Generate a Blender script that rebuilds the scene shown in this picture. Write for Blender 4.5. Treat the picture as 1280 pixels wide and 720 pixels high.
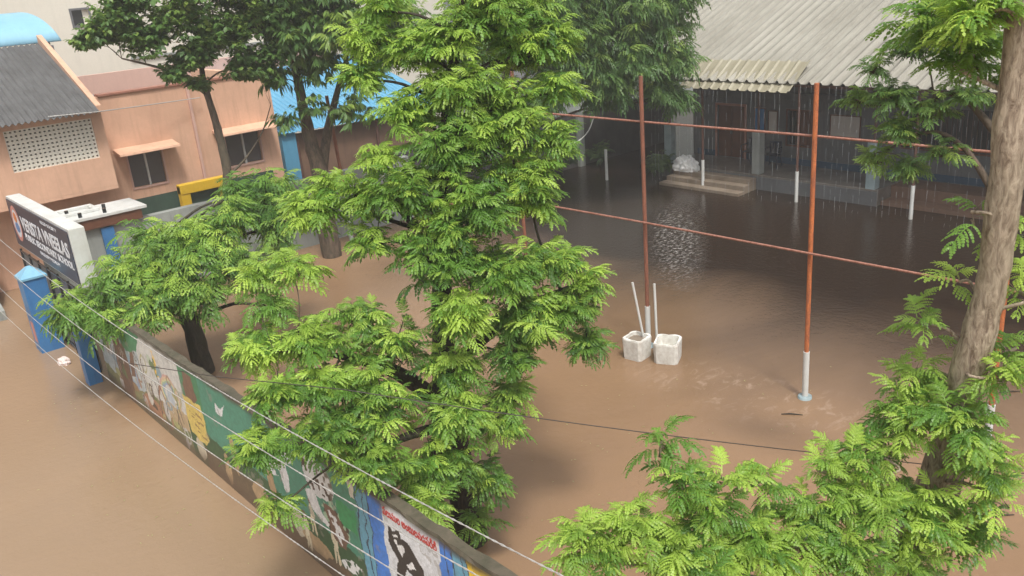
import bpy, bmesh, math, random
import numpy as np
from mathutils import Vector, Matrix

# ------------------------------------------------------------------ camera, light, exposure
S = bpy.context.scene
for o in list(bpy.data.objects): bpy.data.objects.remove(o)
COL = S.collection
EYE = 7.5                                             # camera height above the flood, metres
# camera rotation solved from the photograph's three vanishing points (rows = world axes in camera space)
R3 = np.array([[0.74888233, 0.28083087, -0.60025768],
               [-0.65788356, 0.20600394, -0.72439741],
               [-0.07977771, 0.93738807, 0.33902673]])
FPX = 1090.09
cam_data = bpy.data.cameras.new('camera'); cam = bpy.data.objects.new('camera', cam_data); COL.objects.link(cam)
cam_data.sensor_width = 36.0; cam_data.lens = 36.0 * FPX / 1280.0
cam_data.clip_start = 0.05; cam_data.clip_end = 900.0
cam.matrix_world = Matrix.Translation((0, 0, EYE)) @ Matrix([list(map(float, r)) for r in R3]).to_4x4()
S.camera = cam

w = bpy.data.worlds.new('World'); S.world = w; w.use_nodes = True
nt = w.node_tree; nt.nodes.clear()
sky = nt.nodes.new('ShaderNodeTexSky'); sky.sky_type = 'NISHITA'; sky.sun_disc = False
SUN_EL, SUN_ROT = math.radians(62), math.radians(205)
sky.sun_elevation = SUN_EL; sky.sun_rotation = SUN_ROT; sky.air_density = 1.0; sky.dust_density = 6.0; sky.ozone_density = 1.0
hsv = nt.nodes.new('ShaderNodeHueSaturation'); hsv.inputs['Saturation'].default_value = 0.22
bg = nt.nodes.new('ShaderNodeBackground'); bg.inputs['Strength'].default_value = 0.10
out = nt.nodes.new('ShaderNodeOutputWorld')
nt.links.new(sky.outputs[0], hsv.inputs['Color']); nt.links.new(hsv.outputs[0], bg.inputs[0]); nt.links.new(bg.outputs[0], out.inputs[0])

sd = bpy.data.lights.new('sun', 'SUN'); sd.energy = 1.5; sd.angle = math.radians(10); sd.color = (1.0, 0.965, 0.9)
sun = bpy.data.objects.new('sun', sd); COL.objects.link(sun)
# Nishita: rotation 0 = +Y, growing clockwise seen from above
sdir = Vector((math.sin(SUN_ROT) * math.cos(SUN_EL), math.cos(SUN_ROT) * math.cos(SUN_EL), math.sin(SUN_EL)))
sun.rotation_euler = sdir.to_track_quat('Z', 'Y').to_euler()
S.view_settings.view_transform = 'Standard'; S.view_settings.look = 'None'
S.view_settings.exposure = 0.82; S.view_settings.gamma = 1.0; S.view_settings.use_curve_mapping = False
S.cycles.max_bounces = 8; S.cycles.transparent_max_bounces = 8; S.cycles.volume_bounces = 1
S.cycles.use_denoising = True

# ------------------------------------------------------------------ measuring helpers
def ray(px, py): return R3 @ np.array([px - 640.0, 360.0 - py, -FPX])
def at_x(px, py, x): r = ray(px, py); return Vector(r * (x / r[0])) + Vector((0, 0, EYE))
def at_y(px, py, y): r = ray(px, py); return Vector(r * (y / r[1])) + Vector((0, 0, EYE))
def at_d(px, py, d): r = ray(px, py); return Vector(r * (d / math.hypot(r[0], r[1]))) + Vector((0, 0, EYE))
def at_z(px, py, z=0): r = ray(px, py); return Vector(r * ((z - EYE) / r[2])) + Vector((0, 0, EYE))

# ------------------------------------------------------------------ materials
class N:
    def __init__(s, name):
        s.m = bpy.data.materials.new(name); s.m.use_nodes = True; s.t = s.m.node_tree; s.n = s.t.nodes; s.n.clear()
        s.out = s.n.new('ShaderNodeOutputMaterial'); s.b = s.n.new('ShaderNodeBsdfPrincipled')
        s.t.links.new(s.b.outputs[0], s.out.inputs[0])
        s.tc = s.n.new('ShaderNodeTexCoord')
    def link(s, a, b): s.t.links.new(a, b)
    def mapping(s, scale=(1, 1, 1), src='Object'):
        m = s.n.new('ShaderNodeMapping'); m.inputs['Scale'].default_value = scale
        s.link(s.tc.outputs[src], m.inputs['Vector']); return m.outputs[0]
    def noise(s, scale, detail=6, rough=0.6, vec=None, dist=0.0):
        n = s.n.new('ShaderNodeTexNoise'); n.inputs['Scale'].default_value = scale; n.inputs['Detail'].default_value = detail
        n.inputs['Roughness'].default_value = rough; n.inputs['Distortion'].default_value = dist
        s.link(vec if vec is not None else s.mapping(), n.inputs['Vector']); return n.outputs[0]
    def ramp(s, fac, stops):
        r = s.n.new('ShaderNodeValToRGB'); e = r.color_ramp.elements
        while len(e) < len(stops): e.new(0.5)
        for i, (p, c) in enumerate(stops):
            e[i].position = p; e[i].color = (c, c, c, 1) if isinstance(c, (int, float)) else (*c, 1)
        s.link(fac, r.inputs[0]); return r.outputs[0]
    def mix(s, fac, a, b, mode='MIX'):
        m = s.n.new('ShaderNodeMix'); m.data_type = 'RGBA'; m.blend_type = mode
        for v, i in ((fac, 0), (a, 6), (b, 7)):
            if isinstance(v, (int, float)): m.inputs[i].default_value = v
            elif isinstance(v, tuple): m.inputs[i].default_value = (*v, 1)
            else: s.link(v, m.inputs[i])
        return m.outputs[2]
    def math(s, op, a, b=0.0):
        m = s.n.new('ShaderNodeMath'); m.operation = op
        for v, i in ((a, 0), (b, 1)):
            if isinstance(v, (int, float)): m.inputs[i].default_value = v
            else: s.link(v, m.inputs[i])
        return m.outputs[0]
    def bump(s, h, strength=0.3, dist=0.02):
        b = s.n.new('ShaderNodeBump'); b.inputs['Strength'].default_value = strength; b.inputs['Distance'].default_value = dist
        s.link(h, b.inputs['Height']); s.link(b.outputs[0], s.b.inputs['Normal']); return b
    def done(s, color=None, rough=0.6, metal=0.0, spec=0.5):
        if color is not None:
            if isinstance(color, tuple): s.b.inputs['Base Color'].default_value = (*color, 1)
            else: s.link(color, s.b.inputs['Base Color'])
        if isinstance(rough, (int, float)): s.b.inputs['Roughness'].default_value = rough
        else: s.link(rough, s.b.inputs['Roughness'])
        s.b.inputs['Metallic'].default_value = metal
        s.b.inputs['Specular IOR Level'].default_value = spec
        return s.m

def weathered(name, col, dark=None, scale=1.2, amount=0.5, rough=0.55, fine=14, streak=True, bump=0.15, spec=0.4):
    """painted or plastered surface with blotches, rain streaks and grain"""
    n = N(name); dark = dark or tuple(c * 0.6 for c in col)
    a = n.noise(scale, 6, 0.65)
    m1 = n.ramp(a, [(0.38, 0.0), (0.72, amount)])
    c = n.mix(m1, col, dark)
    if streak:
        s_ = n.noise(3.0, 4, 0.6, n.mapping((2.2, 2.2, 0.22)))
        c = n.mix(n.ramp(s_, [(0.5, 0.0), (0.78, amount * 0.9)]), c, dark)
    f = n.noise(fine, 5, 0.7)
    c = n.mix(n.ramp(f, [(0.3, 0.22), (0.7, 0.0)]), c, tuple(x * 0.7 for x in col))
    n.bump(f, bump, 0.01)
    return n.done(c, rough, spec=spec)

def plain(name, col, rough=0.5, metal=0.0, var=0.25, scale=8):
    n = N(name); a = n.noise(scale, 5, 0.6)
    c = n.mix(n.ramp(a, [(0.3, 0.0), (0.75, var)]), col, tuple(x * 0.45 for x in col))
    n.bump(a, 0.08, 0.005)
    return n.done(c, rough, metal)

M = {}
M['pink'] = weathered('peach_plaster', (0.70, 0.43, 0.295), (0.46, 0.27, 0.18), 0.6, 0.75, 0.7)
M['pink_pale'] = weathered('pale_pink_plaster', (0.62, 0.40, 0.33), (0.5, 0.30, 0.25), 0.4, 0.4, 0.7)
M['coping'] = weathered('red_brown_coping', (0.36, 0.16, 0.11), None, 2, 0.4, 0.6)
M['cream'] = weathered('cream_plaster', (0.70, 0.66, 0.57), (0.55, 0.52, 0.45), 0.3, 0.4, 0.7)
M['green_wall'] = weathered('dark_green_wall', (0.055, 0.10, 0.075), (0.03, 0.05, 0.04), 1.5, 0.7, 0.5)
M['grey_wall'] = weathered('grey_cement_render', (0.32, 0.34, 0.32), (0.15, 0.16, 0.15), 0.7, 0.6, 0.6)
M['black_wall'] = weathered('wet_blackened_cement', (0.085, 0.083, 0.080), (0.03, 0.03, 0.03), 1.0, 0.8, 0.5)
M['white'] = weathered('white_paint', (0.64, 0.65, 0.63), (0.42, 0.40, 0.35), 2.5, 0.5, 0.5)
M['whitewash'] = weathered('chipped_whitewash', (0.74, 0.73, 0.68), (0.34, 0.28, 0.22), 9, 0.6, 0.75, 40, False, 0.3)
M['blue'] = weathered('bright_blue_paint', (0.05, 0.19, 0.42), (0.03, 0.10, 0.25), 2.0, 0.5, 0.4)
M['blue_light'] = weathered('pale_blue_paint', (0.22, 0.46, 0.62), (0.12, 0.3, 0.45), 2.0, 0.5, 0.4)
M['blue_sheet'] = weathered('blue_roof_sheet', (0.11, 0.34, 0.52), (0.07, 0.22, 0.36), 1.0, 0.5, 0.4)
M['blue_pale_sheet'] = weathered('sky_blue_fibre_sheet', (0.25, 0.48, 0.62), (0.17, 0.36, 0.48), 1.0, 0.4, 0.5)
M['blue_trim'] = weathered('navy_skirting', (0.04, 0.08, 0.13), None, 2, 0.5, 0.5)
M['col_blue'] = weathered('grey_blue_column_paint', (0.30, 0.38, 0.40), (0.16, 0.19, 0.19), 3, 0.6, 0.55)
M['yellow'] = weathered('yellow_paint', (0.72, 0.46, 0.03), (0.45, 0.27, 0.03), 3, 0.4, 0.45)
M['black'] = plain('dark_glass', (0.02, 0.022, 0.024), 0.25)
M['shutter'] = plain('grey_window_shutter', (0.09, 0.08, 0.08), 0.45)
M['steel'] = plain('grey_steel', (0.16, 0.16, 0.17), 0.45, 0.3)
M['sign_face'] = plain('charcoal_vinyl', (0.030, 0.034, 0.062), 0.4)
M['sign_grey'] = plain('grey_vinyl', (0.14, 0.14, 0.15), 0.5)
M['letter'] = plain('white_lettering', (0.72, 0.74, 0.78), 0.5, 0, 0.1)
M['red'] = plain('red_paint', (0.50, 0.07, 0.06), 0.6)
M['orange'] = plain('orange_paint', (0.75, 0.25, 0.08), 0.5)
M['emblem_pink'] = plain('pink_paint', (0.62, 0.26, 0.22), 0.5)
M['emblem_blue'] = plain('emblem_blue', (0.12, 0.24, 0.5), 0.5)
M['door'] = weathered('brown_door_wood', (0.15, 0.062, 0.035), (0.07, 0.03, 0.02), 2.5, 0.5, 0.45)
M['shed_wall'] = weathered('grey_limewash', (0.14, 0.145, 0.15), (0.07, 0.07, 0.07), 0.8, 0.7, 0.6)
M['floor'] = weathered('wet_concrete_floor', (0.20, 0.18, 0.16), (0.10, 0.085, 0.07), 1.4, 0.7, 0.25, 20, False, 0.1)
M['step'] = weathered('stained_step_concrete', (0.25, 0.20, 0.15), (0.12, 0.09, 0.065), 2.2, 0.8, 0.55, 20, False, 0.2)
M['brown_wall'] = weathered('brown_mud_stained_wall', (0.20, 0.12, 0.08), (0.10, 0.06, 0.045), 0.8, 0.6, 0.6)
M['board'] = plain('pale_notice_board', (0.48, 0.44, 0.40), 0.6, 0, 0.15)
M['chair'] = plain('navy_plastic', (0.015, 0.025, 0.05), 0.35)
M['paper'] = plain('white_plastic_sack', (0.75, 0.75, 0.74), 0.55, 0, 0.3)
M['pinkcloth'] = plain('pale_pink_cloth', (0.72, 0.60, 0.56), 0.8)
M['wire'] = plain('aluminium_wire', (0.50, 0.48, 0.45), 0.45, 0.2, 0.4, 60)
M['cable'] = plain('black_cable', (0.05, 0.04, 0.035), 0.6)
M['rubber'] = plain('black_rubber', (0.02, 0.02, 0.02), 0.7)
M['body'] = plain('white_enamel', (0.70, 0.71, 0.71), 0.25, 0, 0.08)
M['chrome'] = plain('chrome', (0.6, 0.6, 0.6), 0.2, 1.0, 0.1)

def rusty(name, base, rust):
    n = N(name); a = n.noise(5, 6, 0.7, n.mapping((3, 3, 0.8))); b = n.noise(40, 4, 0.7)
    c = n.mix(n.ramp(a, [(0.42, 0.0), (0.6, 1.0)]), base, rust)
    c = n.mix(n.ramp(b, [(0.35, 0.35), (0.6, 0.0)]), c, (0.09, 0.035, 0.02)); n.bump(b, 0.3, 0.004)
    return n.done(c, 0.6)
M['rust_orange'] = rusty('orange_red_oxide', (0.60, 0.18, 0.055), (0.36, 0.115, 0.05))
M['rust_brown'] = rusty('dull_red_oxide', (0.30, 0.11, 0.065), (0.20, 0.085, 0.055))
M['rust_pink'] = rusty('worn_pipe', (0.42, 0.20, 0.15), (0.27, 0.11, 0.07))
M['rust_dark'] = rusty('dark_brown_pipe', (0.12, 0.055, 0.04), (0.08, 0.04, 0.03))

def sheet_roof(name, col, dirt, rough=0.5, amount=0.6, xs=0.35, ys=2.5, ribs=None):
    n = N(name)
    st = n.noise(2.0, 6, 0.65, n.mapping((xs, ys, xs)))
    sp = n.noise(9, 3, 0.8)
    c = n.mix(n.ramp(st, [(0.42, 0.0), (0.7, amount)]), col, dirt)
    c = n.mix(n.ramp(sp, [(0.66, 0.0), (0.72, 0.75)]), c, tuple(x * 0.45 for x in dirt))
    big = n.noise(0.5, 4, 0.6)
    c = n.mix(n.ramp(big, [(0.4, 0.0), (0.75, 0.4)]), c, dirt)
    if ribs:                                    # rib shading painted beside every rib in darkened dirt colour
        sx = n.n.new('ShaderNodeSeparateXYZ'); n.link(n.mapping(), sx.inputs[0])
        ph = n.math('FRACT', n.math('DIVIDE', n.math('SUBTRACT', sx.outputs[1], .5), ribs))
        line = n.ramp(ph, [(0.0, 0.0), (0.20, 0.0), (0.30, 1.0), (0.55, 0.0)])
        c = n.mix(n.math('MULTIPLY', line, n.ramp(n.noise(3, 3), [(0.3, 0.5), (0.6, 1.0)])), c, tuple(x * .4 for x in dirt))
    n.bump(sp, 0.1, 0.01)
    return n.done(c, rough)
M['roof_cream'] = sheet_roof('aged_cream_sheet', (0.315, 0.30, 0.255), (0.19, 0.175, 0.14), ribs=.36)
M['roof_beige'] = sheet_roof('yellowed_roof_sheet', (0.31, 0.285, 0.205), (0.19, 0.165, 0.105))
M['roof_grey'] = sheet_roof('grey_asbestos_sheet', (0.115, 0.115, 0.115), (0.045, 0.043, 0.042), 0.7, 0.6, 2.5, 0.35)

def bark(name, col, dark, moss=None, scale=6):
    n = N(name); v = n.mapping((scale, scale, scale * 0.28))
    a = n.noise(2.2, 8, 0.7, v, 0.6); b = n.noise(0.8, 3)
    c = n.mix(n.ramp(a, [(0.36, 1.0), (0.62, 0.0)]), col, dark)
    c = n.mix(n.ramp(b, [(0.45, 0.0), (0.62, 0.6)]), c, moss or dark)
    n.bump(a, 0.9, 0.03)
    return n.done(c, 0.8, spec=0.3)
M['bark_pale'] = bark('pale_buff_bark', (0.55, 0.45, 0.34), (0.16, 0.11, 0.075), (0.33, 0.29, 0.20), 13)
M['bark_dark'] = bark('dark_wet_bark', (0.075, 0.058, 0.042), (0.025, 0.02, 0.016), (0.05, 0.055, 0.03))
M['bark_mid'] = bark('brown_bark', (0.16, 0.115, 0.085), (0.05, 0.04, 0.03), (0.10, 0.09, 0.06))

def leaf_mat(name, dark, mid, young):
    n = N(name)
    at = n.n.new('ShaderNodeAttribute'); at.attribute_name = 'tint'
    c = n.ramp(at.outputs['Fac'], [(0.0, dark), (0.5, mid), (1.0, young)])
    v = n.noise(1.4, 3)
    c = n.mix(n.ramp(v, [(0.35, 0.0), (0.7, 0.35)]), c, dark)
    n.done(c, 0.42, spec=0.4)
    tr = n.n.new('ShaderNodeBsdfTranslucent'); n.link(n.mix(0.5, c, young, 'MIX'), tr.inputs[0])
    ms = n.n.new('ShaderNodeMixShader'); ms.inputs[0].default_value = 0.42
    n.link(n.b.outputs[0], ms.inputs[1]); n.link(tr.outputs[0], ms.inputs[2]); n.link(ms.outputs[0], n.out.inputs[0])
    return n.m
M['leaf_bright'] = leaf_mat('bright_green_leaves', (0.040, 0.110, 0.024), (0.155, 0.315, 0.052), (0.48, 0.66, 0.11))
M['leaf_mid'] = leaf_mat('mid_green_leaves', (0.058, 0.130, 0.038), (0.130, 0.245, 0.062), (0.34, 0.47, 0.09))
M['leaf_dull'] = leaf_mat('dull_green_leaves', (0.022, 0.050, 0.018), (0.06, 0.115, 0.038), (0.19, 0.28, 0.075))

# muddy flood water: silty, nearly opaque, glossy, pocked by rain
def water_mat():
    n = N('muddy_flood_water'); v = n.mapping()
    big = n.noise(0.16, 5, 0.55, v, 0.8); mid = n.noise(0.9, 5, 0.6, v, 0.5)
    c = n.mix(n.ramp(big, [(0.35, 0.0), (0.68, 1.0)]), (0.272, 0.168, 0.095), (0.215, 0.132, 0.075))
    c = n.mix(n.ramp(mid, [(0.45, 0.0), (0.75, 0.35)]), c, (0.26, 0.165, 0.105))
    # churned street side carries paler silt, the far yard is painted dark for the shed's reflection
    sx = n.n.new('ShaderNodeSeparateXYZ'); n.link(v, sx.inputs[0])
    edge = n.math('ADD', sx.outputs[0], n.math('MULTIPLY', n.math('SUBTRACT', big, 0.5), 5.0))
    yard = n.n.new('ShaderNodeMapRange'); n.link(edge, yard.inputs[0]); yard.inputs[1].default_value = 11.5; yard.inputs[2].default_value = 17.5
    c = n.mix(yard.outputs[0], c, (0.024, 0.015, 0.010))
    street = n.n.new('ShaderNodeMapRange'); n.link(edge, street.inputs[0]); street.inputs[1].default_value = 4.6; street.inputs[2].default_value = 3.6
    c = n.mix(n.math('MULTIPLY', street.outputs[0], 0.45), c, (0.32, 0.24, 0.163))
    # froth drifting past the tubs
    def spot(cx, cy, rx, ry, rot):
        mp = n.n.new('ShaderNodeMapping'); mp.vector_type = 'TEXTURE'
        mp.inputs['Location'].default_value = (cx, cy, 0); mp.inputs['Rotation'].default_value = (0, 0, rot); mp.inputs['Scale'].default_value = (rx, ry, 1)
        n.link(n.tc.outputs['Object'], mp.inputs['Vector'])
        g = n.n.new('ShaderNodeTexGradient'); g.gradient_type = 'SPHERICAL'; n.link(mp.outputs[0], g.inputs[0]); return g.outputs[1]
    fr = n.noise(2.6, 7, 0.65, n.mapping((1.0, 1.8, 1)), 0.6)
    fmask = n.math('MULTIPLY', n.ramp(fr, [(0.53, 0.0), (0.64, 1.0)]), n.ramp(spot(12.15, 8.0, 1.1, 3.2, 0.12), [(0.0, 0.0), (0.6, 0.75)]))
    c = n.mix(n.math('MULTIPLY', fmask, 0.5), c, (0.42, 0.31, 0.23))
    glint = n.noise(7.0, 5, 0.7, n.mapping((1.0, 1.6, 1)), 0.2)
    sm = n.math('MULTIPLY', n.ramp(glint, [(0.50, 0.0), (0.62, 1.0)]), n.ramp(spot(18.9, 15.3, 4.8, .85, 0.70), [(0.02, 0.0), (0.6, 0.62)]))
    c = n.mix(sm, c, (0.42, 0.40, 0.38))  # pale flecks paint a bright sky reflection into the water colour
    # ripples: fine rain chop everywhere, stronger along the painted sky glint
    rp = n.noise(7.0, 4, 0.6, v, 0.3); rp2 = n.noise(26.0, 3, 0.6, v)
    vor = n.n.new('ShaderNodeTexVoronoi'); vor.inputs['Scale'].default_value = 3.4; vor.inputs['Randomness'].default_value = 1.0; n.link(v, vor.inputs['Vector'])
    ring = n.math('MULTIPLY', n.math('SINE', n.math('MULTIPLY', vor.outputs['Distance'], 62.0)), n.ramp(vor.outputs['Distance'], [(0.05, 1.0), (0.22, 0.0)]))
    h = n.math('ADD', n.math('MULTIPLY', rp, 1.0), n.math('MULTIPLY', rp2, 0.25))
    h = n.math('ADD', h, n.math('MULTIPLY', ring, 0.10))
    chop = n.noise(4.5, 3, 0.5, n.mapping((1.0, 2.0, 1)), 0.4)
    pm = n.ramp(spot(18.9, 15.3, 4.6, 1.1, 0.70), [(0.0, 0.0), (0.35, 1.0)])
    h = n.math('ADD', h, n.math('MULTIPLY', n.math('MULTIPLY', chop, pm), 6.5))
    n.bump(h, 0.6, 0.017)
    n.b.inputs['IOR'].default_value = 1.333
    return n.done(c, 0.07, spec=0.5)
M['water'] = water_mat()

# ------------------------------------------------------------------ object helpers
def link_obj(name, mesh, parent=None):
    o = bpy.data.objects.new(name, mesh); COL.objects.link(o)
    if parent: o.parent = parent
    return o
def tag(o, label=None, cat=None, group=None, kind=None):
    if label: o['label'] = label
    if cat: o['category'] = cat
    if group: o['group'] = group
    if kind: o['kind'] = kind
    return o
def thing(name, label, cat, loc=(0, 0, 0), rz=0.0, group=None):
    o = bpy.data.objects.new(name, None); COL.objects.link(o); o.location = loc; o.rotation_euler = (0, 0, rz)
    o.empty_display_size = 0.2
    return tag(o, label, cat, group)
def copy_tree(o, parent=None, loc=None, rz=None, label=None):
    c = o.copy(); COL.objects.link(c)
    if parent: c.parent = parent
    if loc is not None: c.location = loc
    if rz is not None: c.rotation_euler = (0, 0, rz)
    if label: c['label'] = label
    for ch in list(o.children): copy_tree(ch, c)
    return c

class MB:
    """collects shapes for ONE mesh object"""
    def __init__(s): s.v = []; s.f = []; s.smooth = []
    def add(s, vs, fs, smooth=False):
        k = len(s.v); s.v += [tuple(v) for v in vs]; s.f += [tuple(i + k for i in f) for f in fs]; s.smooth += [smooth] * len(fs); return s
    def box(s, x0, x1, y0, y1, z0, z1, bev=0.0, mat=None):
        bm = bmesh.new(); bmesh.ops.create_cube(bm, size=1)
        for v in bm.verts:
            v.co = Vector(((x0 + x1) / 2 + v.co.x * (x1 - x0), (y0 + y1) / 2 + v.co.y * (y1 - y0), (z0 + z1) / 2 + v.co.z * (z1 - z0)))
        if bev > 0: bmesh.ops.bevel(bm, geom=list(bm.edges), offset=min(bev, 0.45 * min(abs(x1 - x0), abs(y1 - y0), abs(z1 - z0))), segments=2, affect='EDGES', profile=0.6)
        if mat is not None:
            for v in bm.verts: v.co = mat @ v.co
        bm.verts.index_update()
        s.add([v.co[:] for v in bm.verts], [[v.index for v in f.verts] for f in bm.faces]); bm.free(); return s
    def prism(s, pts, a, b, axis='y'):
        """closed polygon pts in the plane across `axis`, extruded from a to b"""
        n = len(pts)
        mk = {'y': lambda p, t: (p[0], t, p[1]), 'x': lambda p, t: (t, p[0], p[1]), 'z': lambda p, t: (p[0], p[1], t)}[axis]
        vs = [mk(p, a) for p in pts] + [mk(p, b) for p in pts]
        fs = [tuple(range(n))[::-1], tuple(range(n, 2 * n))] + [(i, (i + 1) % n, (i + 1) % n + n, i + n) for i in range(n)]
        return s.add(vs, fs)
    def tube(s, pts, rad, seg=8, smooth=True, caps=True):
        pts = [Vector(p) for p in pts]; n = len(pts)
        if isinstance(rad, (int, float)): rad = [rad] * n
        up = None; base = len(s.v); vs = []; fs = []
        for i, p in enumerate(pts):
            d = (pts[min(i + 1, n - 1)] - pts[max(i - 1, 0)])
            d = d.normalized() if d.length > 1e-9 else Vector((0, 0, 1))
            if up is None:
                up = d.orthogonal().normalized()
            else:
                up = up - d * up.dot(d); up = up.normalized() if up.length > 1e-6 else d.orthogonal().normalized()
            sd_ = d.cross(up)
            for k in range(seg):
                a = 2 * math.pi * k / seg
                vs.append(p + (up * math.cos(a) + sd_ * math.sin(a)) * rad[i])
        for i in range(n - 1):
            for k in range(seg):
                a = i * seg + k; b = i * seg + (k + 1) % seg
                fs.append((a, b, b + seg, a + seg))
        s.add(vs, fs, smooth)
        if caps:
            s.add([vs[k] for k in range(seg)], [tuple(range(seg))[::-1]]); s.add([vs[(n - 1) * seg + k] for k in range(seg)], [tuple(range(seg))])
        return s
    def cyl(s, x, y, z0, z1, r, seg=12, r2=None): return s.tube([(x, y, z0), (x, y, z1)], [r, r if r2 is None else r2], seg)
    def build(s, name, mat, parent=None):
        me = bpy.data.meshes.new(name); me.from_pydata(s.v, [], s.f); me.materials.append(mat)
        me.polygons.foreach_set('use_smooth', s.smooth); me.update()
        if parent is not None and parent.type == 'EMPTY':
            pass
        o = link_obj(name, me, parent)
        return o

def catmull(pts, n=6):
    P = [pts[0]] + list(pts) + [pts[-1]]; o = []
    for i in range(1, len(P) - 2):
        for k in range(n):
            t = k / n; p0, p1, p2, p3 = P[i - 1], P[i], P[i + 1], P[i + 2]
            o.append(tuple(.5 * ((2 * b) + (-a + c) * t + (2 * a - 5 * b + 4 * c - d) * t * t + (-a + 3 * b - 3 * c + d) * t ** 3) for a, b, c, d in zip(p0, p1, p2, p3)))
    o.append(tuple(pts[-1])); return o

def local(parent, o):
    """geometry written in world coordinates, kept in place under a moved parent"""
    o.matrix_parent_inverse = (Matrix.Translation(parent.location) @ parent.rotation_euler.to_matrix().to_4x4()).inverted(); return o

def text_mesh(name, txt, size, mat, parent, origin, xdir, ydir, extrude=0.004, sx=1.0, fit=None, bold=0.0):
    cu = bpy.data.curves.new(name, 'FONT'); cu.body = txt; cu.size = size; cu.extrude = extrude; cu.align_x = 'LEFT'; cu.offset = bold; cu.resolution_u = 3
    tmp = bpy.data.objects.new('tmp', cu); COL.objects.link(tmp)
    dg = bpy.context.evaluated_depsgraph_get(); me = bpy.data.meshes.new_from_object(tmp.evaluated_get(dg)); bpy.data.objects.remove(tmp)
    if fit and len(me.vertices):
        xs = [v.co.x for v in me.vertices]; sx = fit / max(1e-6, max(xs) - min(xs))
    xd = Vector(xdir); yd = Vector(ydir); zd = xd.cross(yd); o_ = Vector(origin)
    for v in me.vertices: v.co = o_ + xd * v.co.x * sx + yd * v.co.y + zd * v.co.z
    me.name = name; me.materials.clear(); me.materials.append(mat)
    return link_obj(name, me, parent)

# ------------------------------------------------------------------ the setting
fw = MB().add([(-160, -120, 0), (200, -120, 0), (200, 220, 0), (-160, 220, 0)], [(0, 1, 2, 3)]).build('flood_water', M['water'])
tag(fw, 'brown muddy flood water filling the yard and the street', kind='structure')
gm = MB().add([(-165, -125, -.5), (205, -125, -.5), (205, 225, -.5), (-165, 225, -.5)], [(0, 1, 2, 3)]).build('ground', M['step'])
tag(gm, 'ground under the flood', kind='structure')

def haze():
    n = bpy.data.materials.new('rain_haze'); n.use_nodes = True; t = n.node_tree; t.nodes.clear()
    o = t.nodes.new('ShaderNodeOutputMaterial'); v = t.nodes.new('ShaderNodeVolumePrincipled')
    v.inputs['Color'].default_value = (0.95, 0.96, 0.97, 1); v.inputs['Density'].default_value = HAZE; v.inputs['Anisotropy'].default_value = 0.2
    t.links.new(v.outputs[0], o.inputs['Volume'])
    h = MB().box(-170, 210, -130, 230, -1.5, 16).build('haze', n)
    tag(h, 'pale rain haze', kind='stuff')
HAZE = 0.0020
haze()

# ------------------------------------------------------------------ mural wall
WX = 4.2
def wall_top(y): return 1.80 + (18.6 - y) * 0.013
def on_wall(px, py): p = at_x(px, py, WX); return (p.y, p.z)

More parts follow.
